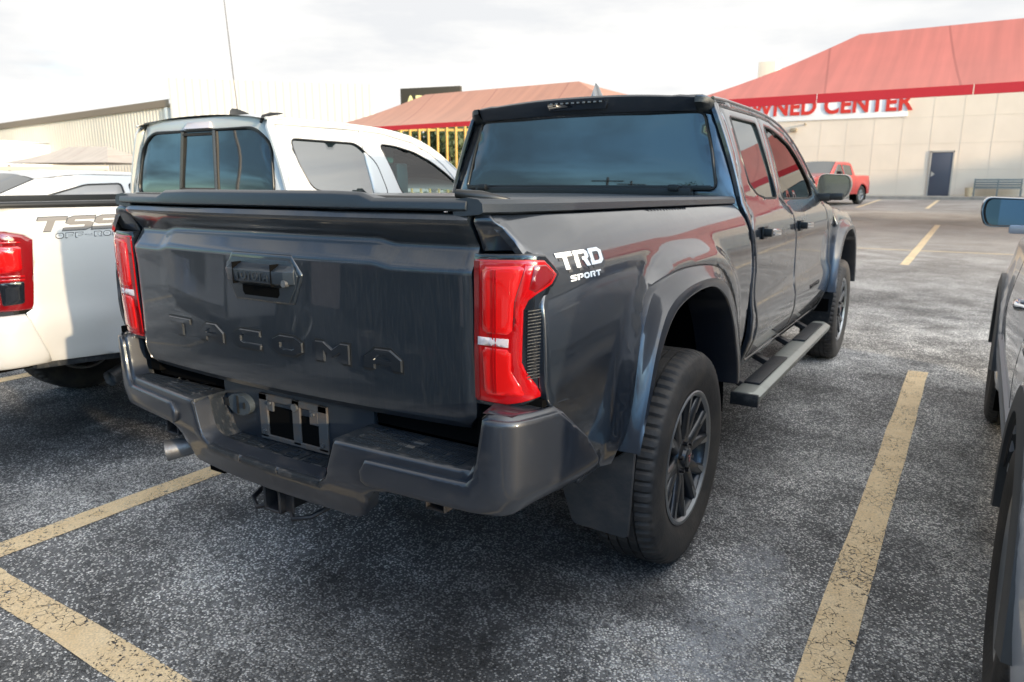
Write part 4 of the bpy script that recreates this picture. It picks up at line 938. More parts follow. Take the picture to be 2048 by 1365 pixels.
# ============================================================ other vehicles
def car(t, P, pm):
    """simple but complete car body: sides with arches, top surfaces, panes, lamps, wheels"""
    W_ = P['w']; belt = P['belt']; tum = P.get('tum', .36); wy = P['wheels']; rad = P['rad']; ymin, ymax = P['y']
    def xs(y, z):
        x = W_ * slerp(z, [(.15, .93), (.35, .975), (.55, .995), (.72, 1.0), (.85, .985), (belt, .94)]) if z < belt else W_ * .94 - tum * (z - belt)
        x -= P.get('taper', .16) * (max(0, (ymin + .55 - y) / .55)**2.2 + max(0, (y - ymax + .75) / .75)**2.2)
        for c in wy: x += .018 * ss(1.35, 1.05, math.hypot(y - c, (z - rad)) / (rad + .07)) * ss(belt, belt - .2, z)
        return x
    fx = lambda y, z: Vector((xs(y, z), y, z))
    ar = rad + .055
    low = []
    zb = P['zb']
    low.append((ymax - .05, zb + .04))
    for c in sorted(wy, reverse=True):
        a0 = math.asin((zb - rad) / ar) if abs(zb - rad) < ar else 0
        for i in range(17):
            a = a0 + (math.pi - 2 * a0) * i / 16; low.append((c + ar * math.cos(a), rad + ar * math.sin(a)))
    low.append((ymin + .05, zb + .04))
    top_ = P['top']      # from rear to front (y,z,kind of the piece that starts here)
    poly = list(low) + [(y, z) for y, z, k in top_]
    sides = P.get('sides', (1, -1))
    for sx in sides:
        panel('body_side', poly, fx, pm, t, sx=sx, rr=.012, h=.055, skirt=.02)
        for wn in P['win']:
            wn2 = rc(wn, .035, 4); pw = panel('window', wn2, lambda y, z: fx(y, z) + Vector((.003, 0, 0)), P.get('glass', glassw), t, sx=sx, rr=.003, skirt=.004, h=.09)
            MB().tube([(sx * (xs(y, z) + .003), y, z) for y, z in wn2 + wn2[:2]], .008, 5, cap=False).build('window_seal', P.get('seal', trimr), pw, smooth=60)
        for seam in P.get('seams', []):
            MB().tube([(sx * (xs(y, z) - .0015), y, z) for y, z in resamp(seam, .06, False)], .0035, 4).build('door_gap', trimr, t)
        for hy, hz1 in P.get('handles', []):
            MB().tube([(sx * xs(hy, hz1), hy, hz1), (sx * (xs(hy, hz1) + .035), hy + .03, hz1), (sx * (xs(hy, hz1) + .035), hy + .16, hz1), (sx * xs(hy, hz1), hy + .19, hz1)], [.010, .014, .014, .010], 8).build('door_handle', P.get('hmat', chrome), t, smooth=60)
        for c in wy:
            mb = MB(); secs = [[(sx * x, c + r_ * math.cos(R(a)), rad + r_ * math.sin(R(a))) for x, r_ in ((W_ - .02, ar), (W_ - .32, ar), (W_ - .32, .1))] for a in range(-30, 211, 12)]
            mb.loft(secs).build('wheel_well_liner', void, t)
    i = 0
    while i < len(top_) - 1:
        k = top_[i][2]; seg = [top_[i]]
        while i < len(top_) - 1 and (top_[i][2] == k):
            i += 1; seg.append(top_[i])
            if top_[i][2] != k: break
        pts = crom([(a, b) for a, b, _ in seg], 5) if len(seg) > 2 else resamp([(a, b) for a, b, _ in seg], .2, False)
        secs = []
        for y, z in pts:
            xe = xs(y, z) - .008 - (.03 if k == 'glass' else 0); cr_ = P.get('crown', .045)
            secs.append([(xe * s, y, z + cr_ * (1 - abs(s)**2.6) - .003) for s in [-1 + j / 12 for j in range(25)]])
        MB().loft(secs).build({'body': 'roof_panel', 'glass': 'windscreen'}[k], pm if k == 'body' else P.get('wglass', glassw), t, smooth=45)
    for ye, sgn, nm in ((ymin, -1, 'rear'), (ymax, 1, 'front')):
        zt = top_[0][1] if sgn < 0 else top_[-1][1]
        mb = MB(); secs = []
        for z, o in ((zb + .02, -.05), (zb + .12, .0), (.55, .02), (.62, .0), (zt - .08, -.02), (zt + .01, -.05)):
            xe = xs(ye, z) - .004; secs.append([(xe * s, ye + sgn * (o + .0 - .03 * s * s), z) for s in [-1 + j / 10 for j in range(21)]])
        mb.loft(secs).build(nm + '_bumper', pm, t, smooth=40)
        for sx in (1, -1):
            xe = xs(ye, .8) - .01; mb = MB(); secs = []
            for z in (.72, .80, .88): secs.append([(sx * (xe * (.62 + .38 * j / 5)), ye + sgn * (.012 - .03 * (.62 + .38 * j / 5)**2), z) for j in range(6)])
            mb.loft(secs).build('headlight' if sgn > 0 else 'tail_light', lensc if sgn > 0 else redl, t, smooth=60)
        if sgn > 0:
            mb = MB(); mb.box((0, ye + .012, .72), (xe * 1.1, .02, .16)); g = mb.build('grille', plast, t, bev=.01)
            MB().box((0, ye + .01, .45), (xe * 1.1, .02, .10)).build('lower_grille', plast, t, bev=.01)
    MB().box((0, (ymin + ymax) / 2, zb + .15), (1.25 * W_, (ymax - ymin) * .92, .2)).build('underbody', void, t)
    for c in wy:
        for sx in (1, -1): wheel(t, (sx * (W_ - P.get('tin', .02) - P.get('tw', .22) / 2), c, rad), sx, rad=rad, wd=P.get('tw', .22), rim=P.get('rim', .215), style=P.get('style', 'five'))

# ---- white pickup
WT = thing('pickup_truck', 'white four door pickup with silver side lettering, parked left of the dark grey pickup', 'pickup truck', (-2.565, 0, 0))
w_ = .005
def wbx(y, z):
    x = slerp(z, [(.50,.872),(.60,.900),(.70,.912),(.80,.922),(.95,.926),(1.10,.922),(1.20,.912),(1.26,.895),(1.30,.88)])
    x += .012 * ss(.86, .80, z) * ss(.62, .74, z) * ss(.48, .34, y) 
    e = arch_e(y, z, 1.09, .57, .73); x += .022 * ss(1.3, 1.02, e) * ss(1.2, 1.05, z)
    return x - .03 * max(0, (.12 - y) / .12)**2
WFLO = [(a * .96 + .085, b) for a, b in FLO]
wbed = [(.02,1.268),(1.545,1.255),(1.55,.53),(1.54,.52),(1.53,.56)] + [(a, b) for a, b in reversed(arcl(crom(WFLO, 5), 40)) if b > .62] + [(.52,.570),(.095,.600),(.078,.70),(.050,.83),(.075,.845),(.112,1.135),(.085,1.155),(.02,1.172),(.0,1.175)]
for sx in (1, -1):
    panel('bed_side', wbed, lambda y, z: Vector((wbx(y, z), y, z)), whitep, WT, sx=sx, rr=.006, h=.04)
    fl = flare(WT, whitel, .08, sx, dx=-.03)
    liner(WT, 1.10, sx=sx); liner(WT, .98 + 3.36, sx=sx)
    mb = MB(); secs = [[(.86, y, 1.262), (.899, y, 1.268), (.899, y, 1.283), (.888, y, 1.290), (.80, y, 1.290), (.80, y, 1.22)] for y in (.0, .5, 1.0, 1.54)]
    mb.loft(secs, closed=True, cap=True)
    if sx < 0: mb.mir()
    mb.build('bed_rail_cap', trimr, WT, bev=.004)
    mb = MB(); mb.box((.868, .30, .577), (.04, .45, .035), Matrix.Rotation(R(-4), 3, 'X'))
    if sx < 0: mb.mir()
    mb.build('lower_trim', plast, WT, bev=.004)
    # lamp wraps from side to rear
    LW = [(.70,-.045),(.80,-.045),(.87,-.035),(.905,-.005),(.925,.05),(.932,.12)]
    LWs = crom(LW, 6)
    def lw(off):
        def f(s, z):
            p = along(LWs, max(0, s)); q = along(LWs, max(0, s) + .004); n = Vector((q.y - p.y, -(q.x - p.x))).normalized(); p = p + n * off
            return Vector((p.x - .01 * ss(1.0, .84, z), p.y, z))
        return f
    tl = panel('tail_light', [(0,1.19),(.20,1.180),(.30,1.158),(.336,1.135),(.325,1.02),(.312,.86),(.30,.842),(.0,.835)], lw(.004), redd, WT, sx=sx, rr=.008, h=.03, skirt=.03)
    panel('red_lens', [(.02,1.115),(.19,1.115),(.288,1.112),(.282,1.01),(.21,1.00),(.02,1.0)], lw(.008), redl, tl, sx=sx, rr=.006, h=.025, skirt=.004)
    panel('bright_lens', [(.19,1.107),(.275,1.100),(.270,1.018),(.225,1.012),(.222,1.03),(.205,1.03),(.205,1.06),(.185,1.07)], lw(.011), redb, tl, sx=sx, rr=.003, h=.025, skirt=.003)  # brighter red inner part of the lens
    panel('reverse_lens', rc([(.195,.962),(.282,.965),(.276,.872),(.20,.866)], .01), lw(.010), lensb, tl, sx=sx, rr=.003, h=.025, skirt=.006)
    panel('reverse_lens', rc([(.03,.962),(.187,.962),(.190,.866),(.03,.866)], .01), lw(.010), lensc, tl, sx=sx, rr=.003, h=.025, skirt=.006)
    for z in (.985, .97, 1.125): panel('lens_rib', [(.05, z), (.285, z), (.285, z + .006), (.05, z + .006)], lw(.012), redl, tl, sx=sx, rr=.001, h=.03, skirt=.008)
    # bumper corner
    bw = crom([(0,-.16),(.45,-.16),(.75,-.14),(.86,-.11),(.915,-.05),(.935,.03),(.938,.12)], 5)
    def bwf(s, z):
        p = along(bw, abs(s)); q = along(bw, abs(s) + .005); n = Vector((q.y - p.y, -(q.x - p.x))).normalized(); p = p - n * (.02 * ss(.66, .58, z) + .01 * ss(.80, .83, z)); return Vector((p.x, p.y, z))
    panel('rear_bumper', [(.30,.60),(.30,.76),(.62,.78),(.74,.825),(1.045,.828),(1.062,.80),(1.13,.605),(1.12,.596),(.8,.592)], bwf, whitep, WT, sx=sx, rr=.014, h=.04, skirt=.04)
mb = MB(); mb.box((0, .0, .85), (1.38, .06, .40)); mb.box((0, -.10, .66), (.9, .12, .12)); mb.build('tailgate', whitel, WT, bev=.015)
MB().box((0, -.02, 1.23), (1.5, .05, .11)).build('tailgate_top', trimr, WT, bev=.01)
mb = MB(); mb.box((0, .8, .75), (1.5, 1.5, .05)); mb.box((-.83, .8, 1.0), (.05, 1.5, .5)); mb.box((.83, .8, 1.0), (.05, 1.5, .5)); mb.box((0, 1.53, 1.0), (1.6, .05, .5)); mb.build('bed_liner', trimr, WT)
tp = MB(); fW = lambda y, z, l: Vector((wbx(y, z) + .001 + l * .3, y, z))
letters('TSS', fW, .118, 1.166, .118, .058, .124, .62, .002, tp); ol = MB(); letters('TSS', lambda y, z, l: fW(y, z, 0), .112, 1.1625, .126, .065, .124, .60, .001, ol)
sdc = tp.build('side_lettering', decalg, WT, fix=False); ol.build('lettering_outline', decalk, sdc, fix=False)
o2 = MB(); letters('OFF-ROAD', fW, .205, 1.132, .036, .024, .0415, .15, .001, o2); o2.build('small_lettering', decalk, WT, fix=False); o3 = MB(); letters('OFF-ROAD', fW, .208, 1.135, .029, .018, .0415, .15, .0045, o3); o3.build('small_lettering_fill', whitel, WT, fix=False)
RWw = [(2.09,1.63),(2.66,1.625),(2.80,1.50),(2.845,1.28),(2.36,1.285),(2.16,1.33),(2.10,1.48)]
FWw = [(2.885,1.63),(3.05,1.622),(3.25,1.585),(3.42,1.52),(3.56,1.44),(3.68,1.36),(3.70,1.285),(3.55,1.275),(2.99,1.283),(2.93,1.5)]
build_cab(WT, -.36, whitel, RWw, FWw, holes_round=.05, tintR=glassw, tintF=teal, roofz=.01, black_trim=False)
hood_and_nose(WT, -.37, whitel)
for sx in (1, -1): flare(WT, whitel, 3.31, sx, dx=-.03)
mb = MB(); mb.box((0, 2.6, .85), (1.4, 2.0, .5)); mb.box((-.37, 2.9, 1.3), (.46, .13, .42)); mb.box((.37, 2.9, 1.3), (.46, .13, .42)); mb.box((.37, 2.89, 1.58), (.24, .09, .14)); mb.build('seats', grn, WT, bev=.02)
def wwall(x, z):
    k = lerp(z, [(1.25, .833), (1.745, .660)]); q = abs(x) / k
    return Vector((x, 1.585 + .035 * ss(1.26, 1.75, z) + .035 * max(0, (q - .80) / .2)**2.2 + .012 * q * q, z))
glw = rc([(-.70,1.29),(.70,1.29),(.655,1.60),(.52,1.695),(-.52,1.695),(-.655,1.60)], .065, 5)
wr = panel('cab_rear_wall', [(-.822,1.18),(.822,1.18),(.826,1.26),(.775,1.45),(.69,1.68),(.62,1.742),(.50,1.775),(-.50,1.775),(-.62,1.742),(-.69,1.68),(-.775,1.45),(-.826,1.26)], wwall, whitel, WT, holes=[glw], rr=.008, h=.04)
panel('rear_window', glw, lambda x, z: wwall(x, z) + Vector((0, .004, 0)), glassd, wr, rr=0, skirt=0, h=.06)
mb = MB(); pts = [wwall(x, z) for x, z in glw]; mb.tube(pts + pts[:2], .011, 6, cap=False); mb.build('window_frame', trimr, wr, smooth=60)
mb = MB(); sf = lambda x, z: wwall(x, z) - Vector((0, .004, 0))
for a, b in (((-.20, 1.30), (-.17, 1.69)), ((.17, 1.30), (.15, 1.69))): mb.tube([sf(*a), sf(*b)], .013, 6)
mb.tube([sf(-.20, 1.325), sf(.17, 1.325)], .010, 6); mb.tube([sf(-.17, 1.672), sf(.15, 1.672)], .010, 6); mb.build('slider_frame', mat('bronze trim', (.045, .04, .035), .3, .4), wr, smooth=50)
mb = MB(); mb.prism([(-.135,1.705),(-.11,1.748),(.12,1.748),(.135,1.705)], lambda x, z: (x, 1.70, z), lambda x, z: (x, 1.590 + (z > 1.72) * .02, z)); mb.build('high_brake_light', lensc, WT, bev=.006)
mb = MB(); secs = []
for y, hw_, hh_ in ((1.86, .010, .050), (1.88, .024, .068), (1.92, .026, .068), (1.98, .024, .055), (2.06, .020, .028), (2.12, .006, .006)):
    secs.append([(hw_, y, 1.782), (hw_ * .5, y, 1.785 + hh_ * .5), (0, y, 1.785 + hh_), (-hw_ * .5, y, 1.785 + hh_ * .5), (-hw_, y, 1.782)])
mb.loft(secs, cap=True).build('antenna_fin', trimr, WT, smooth=50)
for sx in (1, -1):
    MB().tube([(sx * .615, 1.60, 1.72), (sx * .60, 1.63, 1.755), (sx * .585, 1.70, 1.775), (sx * .575, 1.80, 1.787)], [.009, .012, .011, .004], 6).build('roof_seam', trimr, WT, smooth=60)
mirror_unit(WT, -.36, whitel)
mb = MB(); mb.tube([(.60, .95, .50), (.62, .70, .46), (.665, .50, .400)], [.028, .034, .040], 18, cap=False); mb.tube([(.665, .50, .400), (.662, .515, .402)], [.040, .034], 18, cap=False); mb.tube([(.662, .53, .405), (.661, .54, .406)], [.034, .001], 18); mb.build('exhaust_pipe', steel, WT, smooth=50)
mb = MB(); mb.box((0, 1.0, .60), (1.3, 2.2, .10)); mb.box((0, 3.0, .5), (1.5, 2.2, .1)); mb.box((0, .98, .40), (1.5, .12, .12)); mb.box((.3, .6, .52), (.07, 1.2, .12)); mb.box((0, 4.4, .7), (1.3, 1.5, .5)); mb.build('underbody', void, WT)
for x, y, s in ((.80, 1.10, 1), (-.80, 1.10, -1), (.80, 4.34, 1), (-.80, 4.34, -1)): wheel(WT, (x, y, .385), s, rad=.385, style='six')

# ---- silver sport utility on the right
SV = thing('sport_utility_car', 'silver sport utility cut off by the right edge of the photo, black tyres', 'suv', (2.800, .08, 0), R(-.75))
car(SV, dict(w=.93, belt=1.06, tum=.42, wheels=(.62, 3.42), rad=.37, y=(-.38, 4.35), zb=.30, rim=.235, tw=.235, tin=-.012, style='five', crown=.06,
    top=[(-.36,.95,'body'),(-.34,1.08,'glass'),(-.12,1.58,'body'),(.3,1.68,'body'),(1.2,1.72,'body'),(2.1,1.66,'glass'),(3.0,1.14,'body'),(3.6,1.06,'body'),(4.2,.92,'body'),(4.32,.80,'body')],
    win=[[(-.05,1.12),(.10,1.50),(.55,1.57),(.52,1.12)],[(.60,1.12),(.64,1.58),(1.38,1.61),(1.38,1.11)],[(1.46,1.11),(1.46,1.61),(1.95,1.58),(2.35,1.40),(2.70,1.14)]],
    seams=[[(1.42,.36),(1.42,1.07)],[(2.68,.36),(2.76,.7),(2.72,1.06)],[(.56,1.07),(.62,.86),(1.05,.50),(1.10,.36)]], handles=[(.72,.93),(1.60,.93)]), silverp)
def sbody(y, z): return .93 * slerp(z, [(.15, .93), (.35, .975), (.55, .995), (.72, 1.0), (.85, .985)])
mb = MB(); mb.loft([[(-(sbody(y, z) + dx_), y, z) for z, dx_ in ((.47, -.002), (.475, .012), (.525, .014), (.545, .006), (.555, .012), (.60, .012), (.61, -.002))] for y in [1.12 + .1 * i for i in range(19)]], cap=True).build('door_moulding', mat('grey moulding', (.22, .24, .27), .5), SV, smooth=40)
for cy in (.62, 3.42):
    mb = MB(); secs = []
    for a in range(2, 180, 6):
        c, s = math.cos(R(a)), math.sin(R(a)); secs.append([(-(.925 + dx_), cy + r_ * c, .37 + r_ * s) for r_, dx_ in ((.50, -.005), (.495, .022), (.44, .032), (.425, .028), (.42, -.06))])
    mb.loft(secs).build('wheel_arch_trim', mat('grey cladding' + str(cy), (.05, .055, .06), .5), SV, smooth=40)
mb = MB(); mb.box((-.90, 2.62, 1.155), (.14, .06, .04)); mb.build('mirror_arm', silverp, SV, bev=.01)
ol_ = rc([(-.125,-.060),(-.115,.062),(.115,.072),(.125,.0),(.10,-.070)], .035, 5)
mb = MB(); mb.loft([[(-.965 - x * k, 2.60 + dy - .15 * x, 1.232 + z * k) for x, z in ol_] for dy, k in ((0, .97), (.01, 1.02), (.045, 1.03), (.085, .92), (.11, .6), (.118, .3))], closed=True, cap=True)
hs = mb.build('mirror_housing', mat('mirror cap chrome', (.5, .55, .6), .12, 1.0), SV, smooth=40)
mb = MB(); mb.loft([[(-.965 - x * k, 2.60 + dy - .15 * x, 1.232 + z * k) for x, z in ol_] for dy, k in ((.004, .95), (-.004, .93), (.002, .85))], closed=True); mb.build('mirror_rim', trimr, hs, smooth=40)
mb = MB(); mb.v = [Vector((-.965 - x * .86, 2.601 - .15 * x, 1.232 + z * .86)) for x, z in ol_]; mb.f = [tuple(range(len(ol_)))]; mb.build('mirror_glass', mat('smoked mirror glass', (.42, .42, .38), .03, 1.0), hs, fix=False)

# ---- white saloon and blue car beyond the white pickup
SALOON = dict(w=.91, belt=.98, tum=.42, wheels=(1.0, 3.8), rad=.335, y=(0, 4.85), zb=.22, rim=.22, tw=.22, style='five', crown=.05, taper=.22,
    top=[(.02,.92,'body'),(.10,1.05,'body'),(.55,1.10,'glass'),(1.30,1.40,'body'),(1.7,1.44,'body'),(2.3,1.43,'glass'),(3.25,1.02,'body'),(3.9,.95,'body'),(4.5,.82,'body'),(4.78,.68,'body')],
    win=[[(.95,1.05),(1.35,1.26),(1.70,1.35),(2.02,1.36),(2.02,1.04)],[(2.09,1.04),(2.09,1.36),(2.30,1.345),(2.60,1.24),(2.98,1.04)]], seams=[[(2.05,.3),(2.05,1.0)],[(3.0,.3),(3.05,.7),(3.0,1.0)]], handles=[(1.35,.86),(2.2,.86)], hmat=whitel)
SA = thing('saloon_car', 'white saloon with dark rear window, seen over the bed of the white pickup', 'car', (-5.62, .42, 0))
car(SA, SALOON, whitel)
BL = thing('blue_car', 'blue roofed car at the left edge behind the white saloon', 'car', (-8.6, .55, 0), 0)
b2 = dict(SALOON); b2['top'] = [(.02,.98,'body'),(.06,1.08,'glass'),(.30,1.42,'body'),(1.2,1.56,'body'),(2.1,1.54,'glass'),(3.1,1.08,'body'),(3.9,1.0,'body'),(4.5,.86,'body'),(4.78,.70,'body')]
b2['win'] = [[(.40,1.08),(.52,1.36),(1.1,1.47),(1.1,1.08)],[(1.18,1.08),(1.18,1.47),(2.0,1.46),(2.0,1.06)],[(2.07,1.06),(2.07,1.46),(2.25,1.43),(2.9,1.08)]]
car(BL, b2, bluep)

# ---- red pickup by the far wall
PK = dict(w=.94, belt=1.12, tum=.36, wheels=(1.0, 4.45), rad=.385, y=(0, 5.5), zb=.42, rim=.22, tw=.25, style='six', crown=.04, taper=.14,
    top=[(.02,1.12,'body'),(.06,1.18,'body'),(1.60,1.17,'body'),(1.62,1.2,'glass'),(1.70,1.62,'body'),(2.0,1.70,'body'),(3.0,1.69,'glass'),(3.75,1.22,'body'),(4.6,1.14,'body'),(5.2,1.05,'body'),(5.45,.90,'body')],
    win=[[(1.85,1.18),(1.85,1.56),(2.55,1.60),(2.55,1.18)],[(2.63,1.18),(2.63,1.60),(2.95,1.59),(3.45,1.24),(3.45,1.18)]], seams=[[(1.66,.45),(1.66,1.18)],[(2.59,.45),(2.59,1.16)],[(3.6,.45),(3.6,1.15)]], handles=[(1.95,1.02),(2.72,1.02)])
RT = thing('red_pickup_truck', 'red pickup facing the viewer, parked far off against the cream wall', 'pickup truck', (-1.75, 36.2, .545), R(168))
car(RT, PK, redp); 
for sx in (1, -1):
    mb = MB(); mb.box((sx * 1.02, 3.35, 1.25), (.18, .10, .15)); mb.build('door_mirror', trimr, RT, bev=.02)
RT.location = (-2.75, 33.6, zg(0, 32)); RT.rotation_euler = (0, 0, R(163))
c2 = thing('red_hatchback', 'red and chrome car partly hidden behind the wing mirror of the grey pickup', 'car', (-5.9, 36.0, zg(0, 35)), R(176))
b3 = dict(b2); car(c2, b3, redp)
# ---- opposite row, in reflections; right three added to block sun and darken reflections
for i, (x, y, m_, lb) in enumerate(((-.35, -6.9, paint, 'dark pickup nose out in the opposite row, mirrored in the grey tailgate'), (-3.3, -7.0, silverp, 'silver pickup nose out in the opposite row behind the camera'), (3.65, -6.2, paint, 'second dark pickup behind the camera, unseen, added to shade the ground'), (6.6, -6.5, silverp, 'unseen silver pickup added behind the camera to darken reflections'), (9.5, -6.6, redp, 'unseen red pickup added behind the camera to darken reflections'))):
    q = thing('pickup_truck', lb, 'pickup truck', (x, y, 0), 0); car(q, PK, m_)

# ============================================================ setting far off
def fabric(name, c):
    m = mat(name, c, .75, var=.06, vscale=.8, bump=.2, bscale=3); b = m.node_tree.nodes['Principled BSDF']; b.inputs['Sheen Weight'].default_value = .1
    t = m.node_tree; l = t.links.new; co = N('ShaderNodeTexCoord', t).outputs['Object']; sp3 = N('ShaderNodeSeparateXYZ', t); l(co, sp3.inputs[0])
    q = N('ShaderNodeMath', t, operation='MULTIPLY_ADD'); q.inputs[1].default_value = .055; l(sp3.outputs['Y'], q.inputs[0]); q2 = N('ShaderNodeMath', t, operation='MULTIPLY'); q2.inputs[1].default_value = .36; l(sp3.outputs['X'], q2.inputs[0]); l(q2.outputs[0], q.inputs[2])
    fr3 = N('ShaderNodeMath', t, operation='FRACT'); l(q.outputs[0], fr3.inputs[0]); lt = N('ShaderNodeMath', t, operation='LESS_THAN'); lt.inputs[1].default_value = .018; l(fr3.outputs[0], lt.inputs[0])
    src = b.inputs['Base Color'].links[0].from_socket; mx3 = N('ShaderNodeMixRGB', t); mx3.inputs[2].default_value = (c[0] * .72, c[1] * .6, c[2] * .6, 1); l(lt.outputs[0], mx3.inputs[0]); l(src, mx3.inputs[1])
    mp4 = N('ShaderNodeMapping', t); mp4.inputs['Scale'].default_value = (2.2, .12, .12); l(co, mp4.inputs[0]); n4 = N('ShaderNodeTexNoise', t); n4.inputs['Scale'].default_value = 2; n4.inputs['Detail'].default_value = 5; l(mp4.outputs[0], n4.inputs['Vector'])
    r4 = N('ShaderNodeMapRange', t); r4.inputs[1].default_value = .35; r4.inputs[2].default_value = .65; r4.inputs[3].default_value = .90; r4.inputs[4].default_value = 1.08; l(n4.outputs['Fac'], r4.inputs[0])
    v4 = N('ShaderNodeVectorMath', t, operation='SCALE'); l(mx3.outputs[0], v4.inputs[0]); l(r4.outputs[0], v4.inputs['Scale']); l(v4.outputs[0], b.inputs['Base Color']); return m
redf = fabric('red shade cloth', (.40, .095, .075)); redf2 = fabric('faded red shade cloth', (.36, .155, .10)); redt = mat('red painted fascia', (.45, .012, .018), .5); postm = mat('steel post', (.28, .25, .23), .5, .3)
def canopy(name, label, x0, x1, y0, y1, ze, zr, hip, m, fm, fas=.28, slope=0, posts=True, back=None):
    t = thing(name, label, 'canopy', ((x0 + x1) / 2, (y0 + y1) / 2, 0)); cx, cy = (x0 + x1) / 2, (y0 + y1) / 2
    L_ = lambda x, y, z: (x - cx, y - cy, z + slope * (x - x0))
    ym = (y0 + y1) / 2; mb = MB()
    def sag(a, b, c, d, n=10, k=.10, name_=None):      # quad sheet a-b eave, d-c ridge with a slight sag
        secs = []
        for i in range(n + 1):
            v = i / n; row = []
            for j in range(25):
                u = j / 24; lo = Vector(a).lerp(Vector(b), u); hi = Vector(d).lerp(Vector(c), u); p = lo.lerp(hi, v); p.z -= k * math.sin(math.pi * v); row.append(p)
            secs.append(row)
        mb.loft(secs)
    A, B, C_, D = L_(x0, y0, ze), L_(x1, y0, ze), L_(x1, y1, back or ze), L_(x0, y1, back or ze); Rl, Rr = L_(x0 + hip, ym, zr), L_(x1 - hip, ym, zr)
    sag(A, B, Rr, Rl); sag(C_, D, Rl, Rr); sag(D, A, Rl, Rl); sag(B, C_, Rr, Rr)
    mb.build('canopy_cloth', m, t, smooth=40, fix=True)
    if fas:
        mb = MB()
        for p, q in ((A, B),) if back else ((A, B), (B, C_), (C_, D), (D, A)):
            p, q = Vector(p), Vector(q); d = (q - p).normalized(); n_ = max(1, int((q - p).length / 2.9))
            for i in range(n_):
                a, b = p.lerp(q, i / n_) + d * .01, p.lerp(q, (i + 1) / n_) - d * .01; o = Vector((d.y, -d.x, 0)) * .012
                mb.add([a, b, b - Vector((0, 0, fas)), a - Vector((0, 0, fas)), a - o * 5, b - o * 5, b - o * 5 - Vector((0, 0, fas)), a - o * 5 - Vector((0, 0, fas))], [(0, 1, 2, 3), (7, 6, 5, 4), (0, 4, 5, 1), (3, 2, 6, 7), (0, 3, 7, 4), (1, 5, 6, 2)])
        mb.build('fascia', fm, t)
    for px in (x0 + .15, x1 - .6):
        for py in (y0 + .4, y1 - .4):
            MB().tube([L_(px, py, zg(px, py) - .1 - slope * (px - x0)), L_(px, py, ze - .1)], .08, 12).build('post', postm, t, smooth=60)
    return t
canopy('shade_canopy', 'big red fabric shade canopy over the lot at the upper right', -4.9, 17.5, 17.9, 24.2, 3.42, 5.22, 3.6, redf, redt, .21, slope=.003, back=4.6)
canopy('shade_canopy', 'smaller red fabric shade canopy beyond the pickup roofs, left of centre', -19.0, -6.3, 18.2, 23.2, 3.22, 4.50, 3.2, redf2, redt, .15, slope=.006, back=3.75)
tanf = fabric('tan shade cloth', (.36, .31, .27))
t3 = canopy('shade_canopy', 'tan fabric shade canopy in front of the corrugated building', -4.2, 4.2, -3, 3, 2.6, 3.75, 2.6, tanf, postm, .0)
p_ = at(180, 330, 50); t3.location = (p_.x, p_.y, 0); t3.rotation_euler = (0, 0, R(18))
MB().box((0, -3.1, 2.25), (8.6, .12, .28)).build('beam', mat('cream beam', (.62, .55, .42), .6), t3, bev=.01)

U = Vector((-.03, 0, 1)).normalized()
# far wall with door, sign, joints
cream = mat('cream stucco', (.74, .62, .49), .85, var=.05, vscale=.7, bump=.3, bscale=25)
B1 = thing('cream_building', 'long cream panel building with red lettering across the lot', 'building', (10, 39.5, .7))
mb = MB(); mb.box((8.2, 6, 2.45), (62, 12, 5.4)); wl = mb.build('wall', cream, B1)
jm = mat('wall joint', (.68, .575, .455), .9); mb = MB()
x = -22.6
while x < 27.5:
    mb.box((x, -.001, 2.45), (.025, .012, 5.3)); x += 1.24
for k in range(5): mb.box((8.2, -.0015, .02 + 1.22 * k), (61.6, .013, .025))
mb.build('panel_joints', jm, B1)
fr2 = mat('door frame paint', (.42, .38, .33), .6)
mb = MB(); mb.box((-9.63 - .47, -.02, 1.02), (.06, .08, 2.16)); mb.box((-9.63 + .47, -.02, 1.02), (.06, .08, 2.16)); mb.box((-9.63, -.02, 2.09), (1.0, .08, .07)); dfm = mb.build('door_frame', fr2, B1)
mb = MB(); mb.box((-9.63, -.012, 1.0), (.87, .05, 2.06)); dr = mb.build('door', mat('slate door', (.065, .070, .090), .45), B1, bev=.005)
mb = MB(); mb.prism([(-10.02,1.17),(-9.86,1.03),(-10.02,.90)], lambda x, z: (x, -.05, z), lambda x, z: (x, -.045, z)); mb.build('handle_plate', fr2, dr)
text('sign_lettering', 'OWNED CENTER', 1.14, mat('red sign letters', (.58, .030, .015), .5), B1, Matrix.Translation((-15.35, -.10, 4.40)) @ Matrix.Rotation(R(90), 4, 'X'), ext=.015, bold=.035, sx=.90, space=1.06)
mb = MB(); mb.box((-17.4, -.03, 4.42), (12.2, .06, 1.35)); mb.build('sign_board', mat('white sign board', (.80, .78, .75), .5), B1, bev=.02)
mb = MB(); mb.box((-16.45, -.14, 3.30), (.30, .26, .16)); mb.tube([(-15.9, 0, 3.55), (-15.9, -.35, 3.58)], .04, 8); mb.build('wall_lamp', mat('beige lamp housing', (.30, .24, .16), .6), B1, bev=.01)
mb = MB(); mb.box((-18.3, 1.6, 5.9), (.9, 1.2, 2.1)); mb.build('roof_unit', cream, B1, bev=.03)
